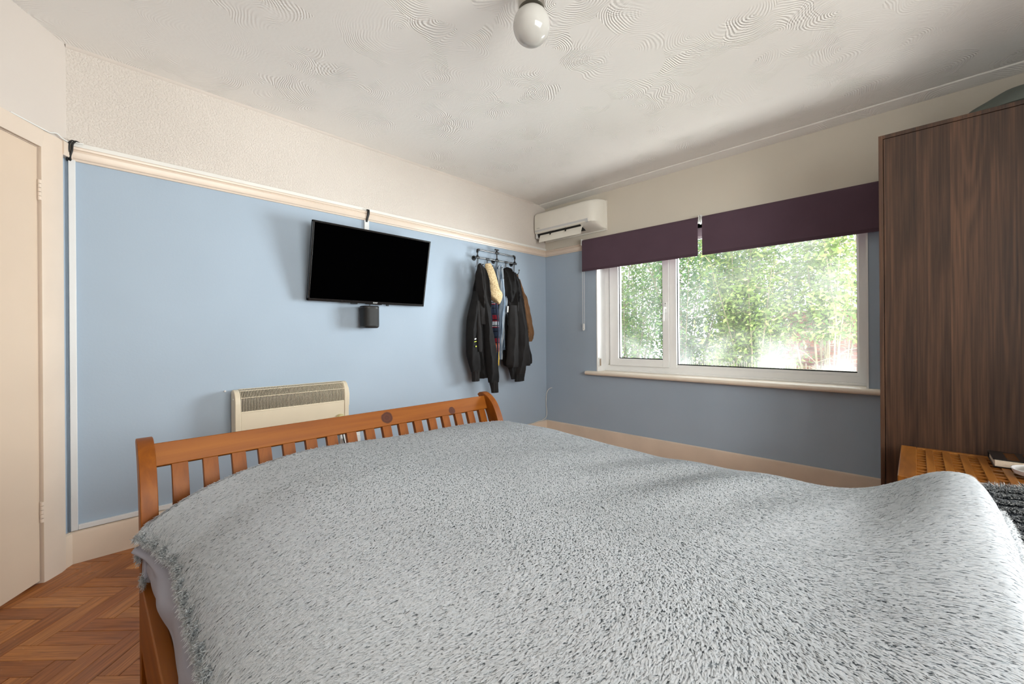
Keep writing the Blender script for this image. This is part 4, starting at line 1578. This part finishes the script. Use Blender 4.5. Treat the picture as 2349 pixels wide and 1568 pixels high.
# long runners along x with short bars between them
nrun = 11
span = (ty1 - fw) - (ty0 + fw)
pitch = .0564
rm = None
for k in range(1, nrun):
    yc = ty1 - fw - .030 - .0132 - pitch * (k - 1)
    if rm is None:
        rm = bx(tx0 + .03, tx1 - .03, yc - .0132, yc + .0132, tz - .022, tz - .001).build('runner', M_aca2, bt, bevel=.002)
        ry = yc
    else:
        q = rm.copy()
        COL.objects.link(q)
        q.location = (0, yc - ry, 0)
sm_ = None
nx = 11
for k in range(nrun):
    yc = ty1 - fw - .015 - pitch * k
    for j in range(nx):
        xc = tx1 - .03 - (tx1 - tx0 - .06) * (j + .5) / nx
        if sm_ is None:
            sm_ = bx(xc - .013, xc + .013, yc - .0165, yc + .0165, tz - .020, tz - .004).build('lattice_bar', M_aca, bt)
            sx0, sy0 = xc, yc
        else:
            q = sm_.copy()
            COL.objects.link(q)
            q.location = (xc - sx0, yc - sy0, random.uniform(-.002, .001))
            q.rotation_euler = (0, 0, 0)
bx(tx0 + .03, tx1 - .03, ty0 + fw, ty1 - fw, tz - .05, tz - .046).build('inner_shelf', plain('dark_wood_underlay', srgb(70, 40, 16), .7), bt)
for x_, y_ in ((tx0, ty0), (tx0, ty1 - .05), (tx1 - .05, ty0), (tx1 - .05, ty1 - .05)):
    bx(x_, x_ + .05, y_, y_ + .05, 0, tz - .03).build('leg', M_aca, bt, bevel=.004)
for j in range(5):
    z_ = .06 + j * .09
    bx(tx0 + .05, tx1 - .05, ty1 - .02, ty1 - .008, z_, z_ + .06).build('side_slat', M_aca2, bt, bevel=.002)
    bx(tx0 + .008, tx0 + .02, ty0 + .05, ty1 - .05, z_, z_ + .06).build('side_slat', M_aca, bt, bevel=.002)

# book on the table
M_page = plain('cream_paper', srgb(222, 205, 184), .9, .06, 300)
M_cover = plain('black_book_cover', (.014, .013, .013), .3, .1)
M_gold = plain('gold_foil', srgb(150, 92, 30), .35, .25, 200, metal=.6)
M_silv = plain('grey_foil', srgb(120, 122, 124), .4, .2, 200)
bkx0, bkx1, bky0, bky1 = -.885, -.690, -3.52, -3.203
bh0 = tz
book = empty('hardback_book', (-.83, -3.35, tz))
tag(book, 'thick black book with gold lettering on the bedside table', 'book')
bx(bkx0, bkx1, bky0, bky1, bh0, bh0 + .004).build('back_cover', M_cover, book, bevel=.001)
bx(bkx0 + .004, bkx1 - .004, bky0 + .005, bky1 - .005, bh0 + .004, bh0 + .028).build('pages', M_page, book)
bx(bkx0 + .016, bkx1, bky0, bky1, bh0 + .028, bh0 + .032).build('front_cover', M_cover, book, bevel=.001)
bx(bkx1 - .004, bkx1, bky0, bky1, bh0, bh0 + .032).build('spine', M_cover, book)
def letter_rows(name, yc, wid, mat, seed):
    g = random.Random(seed)
    mb = MB()
    x = bkx0 + .030
    while x < bkx1 - .03:
        a = g.choice((.010, .013, .016))
        kind = g.choice('EHIN')
        zt_ = bh0 + .0322
        mb.box(x, x + .0045, yc - wid / 2, yc + wid / 2, zt_ - .0004, zt_ + .0003)
        if kind in 'EN':
            mb.box(x, x + a, yc - wid / 2, yc - wid / 2 + .005, zt_ - .0004, zt_ + .0003)
        if kind in 'HN':
            mb.box(x, x + a, yc + wid / 2 - .005, yc + wid / 2, zt_ - .0004, zt_ + .0003)
        x += a + .0065
    mb.build(name, mat, book)
letter_rows('cover_lettering', -3.262, .034, M_gold, 1)
letter_rows('cover_lettering', -3.318, .034, M_gold, 2)
letter_rows('author_lettering', -3.368, .016, M_silv, 3)
letter_rows('author_lettering', -3.392, .012, M_silv, 5)
# shallow dish with a yellow pad
dish = MB()
pr = [(.001, tz + .001), (.050, tz + .001), (.078, tz + .012), (.086, tz + .030), (.083, tz + .031), (.074, tz + .015), (.048, tz + .006), (.001, tz + .006)]
dish.lathe(pr, (-.985, -3.325, 0), 40)
tag(dish.build('dish', plain('white_glazed_china', srgb(235, 235, 240), .15, .01), angle=40), 'small white china dish in front of the book', 'dish')
m = MB().obox((-.960, -3.345, tz + .030), (.94, -.34, 0), (.34, .94, 0), (0, 0, 1), .038, .055, .008)
tag(m.build('sponge_pad', plain('yellow_pad', srgb(222, 205, 110), .85, .06, 40), bevel=.003), 'yellow pad lying in the white dish', 'pad')

# ------------------------------------------------------------------ coat rack
rk = empty('coat_rack', (-.805, 0, 1.77))
tag(rk, 'black pipe coat rack with five hooks on the blue wall', 'coat rack')
M_pipe = plain('gunmetal_pipe', (.10, .10, .10), .32, .2, 60, metal=.9)
M_fit = plain('black_pipe_fitting', (.018, .018, .019), .4, .2, 60, metal=.4)
ky = -.055
zt_, zl_ = 1.905, 1.832
xa, xb, xm = -1.055, -.556, -.806
m = MB().tube([(xa, ky, zt_), (xb, ky, zt_)], .0065, 10)
m.build('top_pipe', M_pipe, rk)
MB().tube([(xa - .03, ky, zl_), (xb + .025, ky, zl_)], .0065, 10).build('lower_pipe', M_pipe, rk)
for x_ in (xa, xm, xb):
    MB().tube([(x_, ky, zl_), (x_, ky, zt_)], .0060, 10).build('upright_pipe', M_pipe, rk)
    q = MB().tube([(x_ - .022, ky, zl_), (x_ + .022, ky, zl_)], .0105, 10).tube([(x_, ky, zl_), (x_, ky, zl_ + .02)], .0105, 10)
    q.build('pipe_tee', M_fit, rk)
for x_, sgn in ((xa, 1), (xb, -1)):
    MB().tube(curve_pts([(x_ + .026 * sgn, ky, zt_), (x_ + .008 * sgn, ky, zt_), (x_, ky, zt_ - .008), (x_, ky, zt_ - .028)], 4), .0105, 10).build('pipe_elbow', M_fit, rk)
q = MB().tube([(xm - .024, ky, zt_), (xm + .024, ky, zt_)], .0105, 10).tube([(xm, ky, zt_ - .012), (xm, ky, zt_ + .030)], .009, 10).tube([(xm - .024, ky, zt_ + .032), (xm + .024, ky, zt_ + .032)], .0075, 8)
q.build('pipe_cross', M_fit, rk)
for x_ in (xa, xm, xb):
    q = MB().tube([(x_, ky, zl_), (x_, -.004, zl_)], .0065, 10).lathe([(.024, -.006), (.024, -.001)], (x_, 0, zl_), 18, 'y')
    q.build('wall_flange', M_fit, rk)
HK = [-1.052, -.930, -.806, -.684, -.566]
for x_ in HK:
    MB().tube([(x_ - .020, ky, zl_), (x_ + .020, ky, zl_)], .0100, 10).build('hook_collar', M_fit, rk)
    hk = MB().tube(curve_pts([(x_, ky - .004, zl_ - .004), (x_ - .004, ky - .004, zl_ - .05), (x_ - .010, ky - .010, zl_ - .10), (x_ - .008, ky - .035, zl_ - .118), (x_ + .002, ky - .060, zl_ - .105), (x_ + .006, ky - .066, zl_ - .080)], 4), .0040, 8)
    hk.tube([(x_ - .002, ky + .006, zl_ - .004), (x_ - .012, ky + .012, zl_ - .09)], .0030, 6)
    hk.lathe([(.001, -.008), (.006, -.005), (.008, 0), (.006, .005), (.001, .008)], (x_ + .006, ky - .066, zl_ - .074), 10)
    hk.build('hook', M_pipe, rk)

# ------------------------------------------------------------------ hanging clothes
def cloth(levels, y_wall, n=64, rings=10, folds=(), seed=0, wob=.004):
    """levels: (py, px_left, px_right, depth_out, thick): read off the wall, then given body
    rings are flattened loops; folds: (k, amp, phase, drift)"""
    L = []
    for (py, pl, pr_, mid_, th) in levels:
        a = WA(pl, py, -mid_)
        b = WA(pr_, py, -mid_)
        L.append((a[0], b[0], (a[2] + b[2]) / 2, mid_, th))
    C_ = curve_pts(L, rings)
    out = []
    rg = random.Random(seed)
    ph = [rg.uniform(0, 6.28) for _ in range(4)]
    m_ = len(C_)
    for i, (xl, xr, z, mid_, th) in enumerate(C_):
        cx, hw = (xl + xr) / 2, max(.003, (xr - xl) / 2)
        rgk = []
        tt = i / (m_ - 1)
        for k in range(n):
            a = 2 * math.pi * k / n
            c, s_ = math.cos(a), math.sin(a)
            x = cx + hw * math.copysign(abs(c) ** .85, c)
            d = th * s_
            f = 0
            for (kk, amp, p0, dr) in folds:
                f += amp * 1.5 * (1 - 1.9 * abs(math.sin(.5 * (kk * (x - cx) / .1 + p0 + dr * tt))) ** .8)
            f += .5 * wob * math.sin(23 * z + ph[0] + 40 * x) + wob * .4 * math.sin(41 * z + ph[1] - 60 * x)
            f *= min(1, tt * 6 + .15)
            y = -mid_ - d * (1.0 if s_ > 0 else .6) - (f if s_ > 0 else f * .3)
            y = min(y, -.008)
            rgk.append((x, y, z))
        out.append(rgk)
    return MB().loft(out)


def fabric(name, col, rough=.85, var=.15, scale=18, bump=.15, bscale=500):
    return plain(name, col, rough, var, scale, bump, bscale, .2)


M_blk = fabric('black_jersey', (.011, .0105, .011))
M_blk2 = fabric('black_fleece_cotton', (.014, .0125, .0125))
M_brn = fabric('brown_suede', srgb(104, 74, 48), .7, .25, 12)
M_knit = None
t = NT('oatmeal_knit', .9, .1)
vo = t.node('ShaderNodeTexVoronoi', feature='F1')
vo.inputs['Scale'].default_value = 170
t.l.new(t.co(scale=(1, 1, .7)), vo.inputs['Vector'])
nz = t.noise(t.co(), 45, 4, .7)
c_ = t.ramp(t.math('ADD', t.math('MULTIPLY', vo.outputs['Distance'], .7), t.math('MULTIPLY', nz, .45)), [(.25, srgb(222, 203, 170)), (.5, srgb(206, 184, 146)), (.75, srgb(166, 142, 104))])
t.color(c_)
t.bump(vo.outputs['Distance'], .5, -.004)
M_knit = t.m

t = NT('washed_denim', .85, .15)
p_ = t.pos((34, 34, 3))
f_ = t.noise(p_, 1.0, 4, .6, .3)
t.color(t.ramp(f_, [(.32, srgb(52, 66, 84)), (.48, srgb(112, 128, 146)), (.66, srgb(178, 186, 194))]))
t.bump(t.noise(t.pos(), 600, 2), .2, .002)
M_denim = t.m

t = NT('plaid_flannel', .85, .15)
sp = t.node('ShaderNodeSeparateXYZ')
t.l.new(t.pos(), sp.inputs[0])


def stripes(sock, period, off, width):
    f = t.math('FRACT', t.math('ADD', t.math('MULTIPLY', sock, 1 / period), off))
    return t.math('LESS_THAN', f, width)


base_ = t.mix(stripes(sp.outputs[2], .22, .10, .45), srgb(120, 30, 44), srgb(44, 54, 74))
base_ = t.mix(stripes(sp.outputs[2], .22, .60, .22), base_, srgb(182, 190, 200))
base_ = t.mix(stripes(sp.outputs[2], .055, .3, .16), base_, srgb(22, 26, 36))
lowm = t.math('LESS_THAN', sp.outputs[2], 1.03)
low2 = t.math('LESS_THAN', sp.outputs[2], .95)
base_ = t.mix(t.math('MULTIPLY', lowm, .8), base_, srgb(196, 92, 44))
base_ = t.mix(t.math('MULTIPLY', low2, .8), base_, srgb(214, 186, 78))
base_ = t.mix(stripes(sp.outputs[0], .042, .2, .4), base_, srgb(40, 46, 62))
t.color(base_)
M_plaid = t.m

# black zip jacket on the first hook
j1 = empty('black_jacket', (-1.05, -.12, .60))
tag(j1, 'black hooded jacket hanging from the leftmost hook, small yellow sleeve badge', 'jacket')
cloth([(640, 1090, 1117, .10, .03), (665, 1088, 1121, .10, .04), (700, 1080, 1123, .10, .05), (740, 1077, 1126, .10, .055), (790, 1076, 1131, .10, .055), (830, 1079, 1133, .10, .055), (866, 1090, 1130, .10, .05)], 0,
      folds=((5.5, .010, .4, 2.5), (11, .006, 1.2, -2.0)), seed=1).build('body', M_blk, j1, angle=60)
cloth([(604, 1099, 1104, .15, .012), (612, 1095, 1111, .15, .030), (630, 1093, 1117, .15, .040), (655, 1093, 1120, .155, .045), (680, 1096, 1122, .155, .042), (702, 1103, 1123, .15, .030), (716, 1110, 1121, .14, .014)], 0,
      folds=((6, .012, 2.0, 1.0), (13, .006, .5, -1.5)), seed=2).build('hood', M_blk2, j1, angle=60)
sl_ = cloth([(668, 1087, 1097, .12, .03), (700, 1079, 1098, .13, .045), (735, 1072, 1096, .135, .05), (780, 1070, 1095, .135, .05), (812, 1071, 1096, .135, .048), (838, 1077, 1099, .13, .042), (852, 1081, 1099, .13, .036)], 0,
            folds=((7, .005, 0, 4),), seed=3, wob=.006).build('sleeve', M_blk, j1, angle=60)
cloth([(848, 1082, 1099, .13, .034), (862, 1083, 1099, .13, .031), (874, 1083, 1098, .13, .030)], 0, folds=((22, .002, 0, 0),), seed=4).build('cuff', M_blk2, sl_, angle=60)
sr_ = cloth([(690, 1104, 1120, .14, .03), (730, 1108, 1125, .155, .042), (780, 1111, 1131, .16, .045), (820, 1114, 1138, .16, .046), (850, 1117, 1143, .155, .042), (876, 1121, 1143, .15, .036)], 0,
            folds=((8, .006, 1, 3),), seed=5, wob=.006).build('sleeve', M_blk, j1, angle=60)
cloth([(872, 1122, 1142, .15, .034), (888, 1126, 1141, .15, .031), (900, 1128, 1141, .15, .029)], 0, folds=((22, .002, 0, 0),), seed=6).build('cuff', M_blk2, sr_, angle=60)
cloth([(690, 1097, 1109, .155, .010), (715, 1100, 1115, .16, .014), (740, 1103, 1118, .165, .014), (744, 1104, 1118, .165, .010)], 0, seed=7).build('front_flap', M_blk2, j1, angle=60)
cloth([(690, 1092, 1099, .165, .012), (740, 1093, 1102, .175, .016), (790, 1095, 1106, .18, .016), (806, 1097, 1106, .18, .010)], 0, seed=8).build('pocket_edge', M_blk2, j1, angle=60)
bd = WA(1090.5, 783, -.195)
bd_ = MB().obox(WA(1090.5, 777, -.192), (1, 0, .3), (0, 1, 0), (-.3, 0, 1), .010, .002, .005)
bd_.build('white_badge', plain('white_print', srgb(225, 228, 228), .6), sl_, bevel=.001)
bd_ = MB().obox(WA(1090.5, 783, -.192), (1, 0, .2), (0, 1, 0), (-.2, 0, 1), .013, .002, .003).obox(WA(1092, 794, -.192), (1, 0, .1), (0, 1, 0), (-.1, 0, 1), .006, .002, .006)
bd_.build('yellow_badge', plain('acid_yellow_print', srgb(205, 222, 70), .6), sl_, bevel=.001)

# oatmeal hat on the second hook
ht_ = empty('knitted_hat', (-.93, -.15, 1.45))
tag(ht_, 'oatmeal knitted hat hanging between the two dark coats', 'hat')


def hat_loft(stations, mat_name):
    rings = []
    for (pcx, pcy, dx, dy, hw, th, yo) in curve_pts(stations, 6):
        c = WA(pcx, pcy, -yo)
        a = np.array([dx, 0, -dy])
        a /= np.linalg.norm(a)
        rings.append([tuple(c + a * hw * math.cos(q) + np.array([0, -1, 0]) * th * math.sin(q)) for q in np.linspace(0, 2 * math.pi, 41)[:-1]])
    return MB().loft(rings)


hat_loft([(1119, 604, 1, -.2, .034, .012, .125), (1122, 614, 1, 0, .050, .024, .125), (1126, 630, 1, .15, .064, .032, .125), (1130, 648, 1, .40, .078, .036, .125), (1135, 664, 1, .60, .086, .038, .125), (1136, 674, 1, .64, .080, .034, .125)], '').build('crown', M_knit, ht_, angle=70)
hat_loft([(1137, 662, 1, .62, .074, .034, .125), (1137, 663, 1, .62, .094, .044, .125), (1135.5, 671, 1, .64, .098, .048, .125), (1133.5, 680, 1, .66, .092, .046, .125), (1132, 686, 1, .66, .080, .038, .125), (1131.5, 688, 1, .66, .040, .020, .125)], '').build('turned_brim', M_knit, ht_, angle=70)

# plaid shirt behind the hat
ps = empty('plaid_shirt', (-.9, -.09, .85))
tag(ps, 'red and navy plaid shirt between the black jacket and the denim', 'shirt')
cloth([(636, 1116, 1134, .06, .02), (660, 1113, 1141, .06, .03), (700, 1114, 1142, .07, .04), (740, 1117, 1142, .075, .042), (790, 1124, 1142, .075, .04), (834, 1131, 1143, .07, .030)], 0,
      folds=((9, .010, 0, 1.2), (17, .005, 1, 0)), seed=9).build('body', M_plaid, ps, angle=60)
cloth([(690, 1131, 1142, .10, .02), (740, 1133, 1143, .115, .028), (800, 1135, 1144, .115, .028), (838, 1136, 1144, .11, .02)], 0, folds=((14, .004, 0, 2),), seed=10).build('sleeve', M_plaid, ps, angle=60)

# denim jacket
dn = empty('denim_jacket', (-.78, -.1, .9))
tag(dn, 'faded denim jacket hanging on the middle hook', 'jacket')
cloth([(612, 1143, 1152, .10, .010), (620, 1140, 1155, .10, .018), (650, 1140, 1158, .095, .03), (700, 1141, 1162, .09, .04), (750, 1140, 1163, .09, .042), (797, 1140, 1163, .09, .040)], 0,
      folds=((12, .009, .5, 1.5), (24, .004, 0, -2)), seed=11).build('body', M_denim, dn, angle=60)
cloth([(795, 1140, 1163, .09, .042), (802, 1140, 1163, .09, .041)], 0, folds=((12, .006, 2, 0),), seed=12).build('waistband', M_denim, dn, angle=60)
ds_ = cloth([(640, 1147, 1156, .12, .014), (690, 1146, 1158, .125, .026), (740, 1143, 1155, .125, .028), (790, 1141, 1152, .11, .026), (812, 1142, 1151, .10, .022)], 0, folds=((16, .004, 0, 3),), seed=13).build('sleeve', M_denim, dn, angle=60)
cloth([(808, 1142, 1152, .10, .023), (824, 1143, 1151, .10, .021)], 0, seed=14).build('cuff', M_denim, ds_, angle=60)
MB().tube(curve_pts([tuple(WA(1143, 616, -.115)), tuple(WA(1146, 609, -.12)), tuple(WA(1151, 611, -.12)), tuple(WA(1153, 624, -.12)), tuple(WA(1156, 660, -.125))], 5), .008, 8).build('collar_edge', M_denim, dn)

# brown jacket behind the last coat
bj = empty('brown_jacket', (-.45, -.08, .95))
tag(bj, 'brown suede jacket half hidden behind the rightmost black hoodie', 'jacket')
cloth([(628, 1176, 1188, .05, .016), (650, 1172, 1193, .05, .03), (690, 1172, 1200, .055, .035), (750, 1172, 1206, .055, .035), (800, 1172, 1207, .055, .035)], 0, folds=((8, .006, 0, 2),), seed=15).build('body', M_brn, bj, angle=60)
bs_ = cloth([(640, 1183, 1192, .065, .018), (670, 1188, 1202, .075, .03), (700, 1192, 1211, .08, .036), (735, 1198, 1220, .08, .038), (760, 1203, 1223, .08, .038), (776, 1207, 1222, .08, .034)], 0, folds=((10, .006, 0, 5), (20, .003, 2, 0)), seed=16, wob=.006).build('sleeve', M_brn, bj, angle=60)
cloth([(774, 1207, 1222, .08, .034), (783, 1210, 1218, .08, .026)], 0, seed=17).build('cuff', M_brn, bs_, angle=60)

# black hoodie on the last hooks
j2 = empty('black_hoodie', (-.58, -.12, .63))
tag(j2, 'black hoodie with a wide hem hanging from the rightmost hooks', 'hoodie')
cloth([(624, 1160, 1184, .12, .02), (640, 1157, 1190, .115, .035), (670, 1159, 1193, .115, .05), (700, 1161, 1199, .115, .058), (740, 1158, 1206, .115, .062), (790, 1157, 1214, .115, .066), (830, 1157, 1219, .115, .066), (839, 1162, 1216, .115, .062)], 0,
      folds=((5, .013, 1.0, .8), (9, .007, 2.2, -.6)), seed=18).build('body', M_blk2, j2, angle=60)
cloth([(613, 1161, 1166, .13, .012), (618, 1157, 1173, .13, .028), (628, 1156, 1183, .13, .042), (645, 1156, 1189, .135, .05), (665, 1158, 1191, .135, .05), (684, 1162, 1190, .13, .042), (694, 1167, 1186, .125, .024)], 0,
      folds=((6, .012, 0, 2), (11, .008, 1.2, -2)), seed=19).build('hood', M_blk, j2, angle=60)
s2_ = cloth([(700, 1168, 1186, .17, .02), (750, 1166, 1188, .185, .034), (800, 1164, 1187, .185, .038), (832, 1162, 1187, .18, .036), (842, 1165, 1186, .17, .030)], 0, folds=((7, .006, 0, 2),), seed=20).build('sleeve', M_blk2, j2, angle=60)
c2_ = cloth([(836, 1165, 1202, .125, .040), (852, 1169, 1202, .125, .038), (868, 1173, 1201, .125, .034)], 0, folds=((14, .004, 0, 0),), seed=21).build('lower_hem', M_blk, j2, angle=60)
s3_ = cloth([(700, 1186, 1198, .15, .02), (760, 1190, 1209, .165, .036), (800, 1188, 1210, .165, .036), (838, 1184, 1204, .16, .034), (858, 1182, 1202, .155, .030)], 0, folds=((8, .006, 0, 3),), seed=22).build('sleeve', M_blk2, j2, angle=60)
cloth([(856, 1182, 1202, .155, .030), (874, 1181, 1201, .15, .028)], 0, folds=((22, .002, 0, 0),), seed=23).build('cuff', M_blk, s3_, angle=60)
MB().obox(WA(1165, 709, -.165), (1, 0, 0), (0, 1, 0), (.1, 0, 1), .009, .002, .030).build('white_label', plain('white_woven_label', srgb(225, 225, 222), .7), j2, bevel=.001)
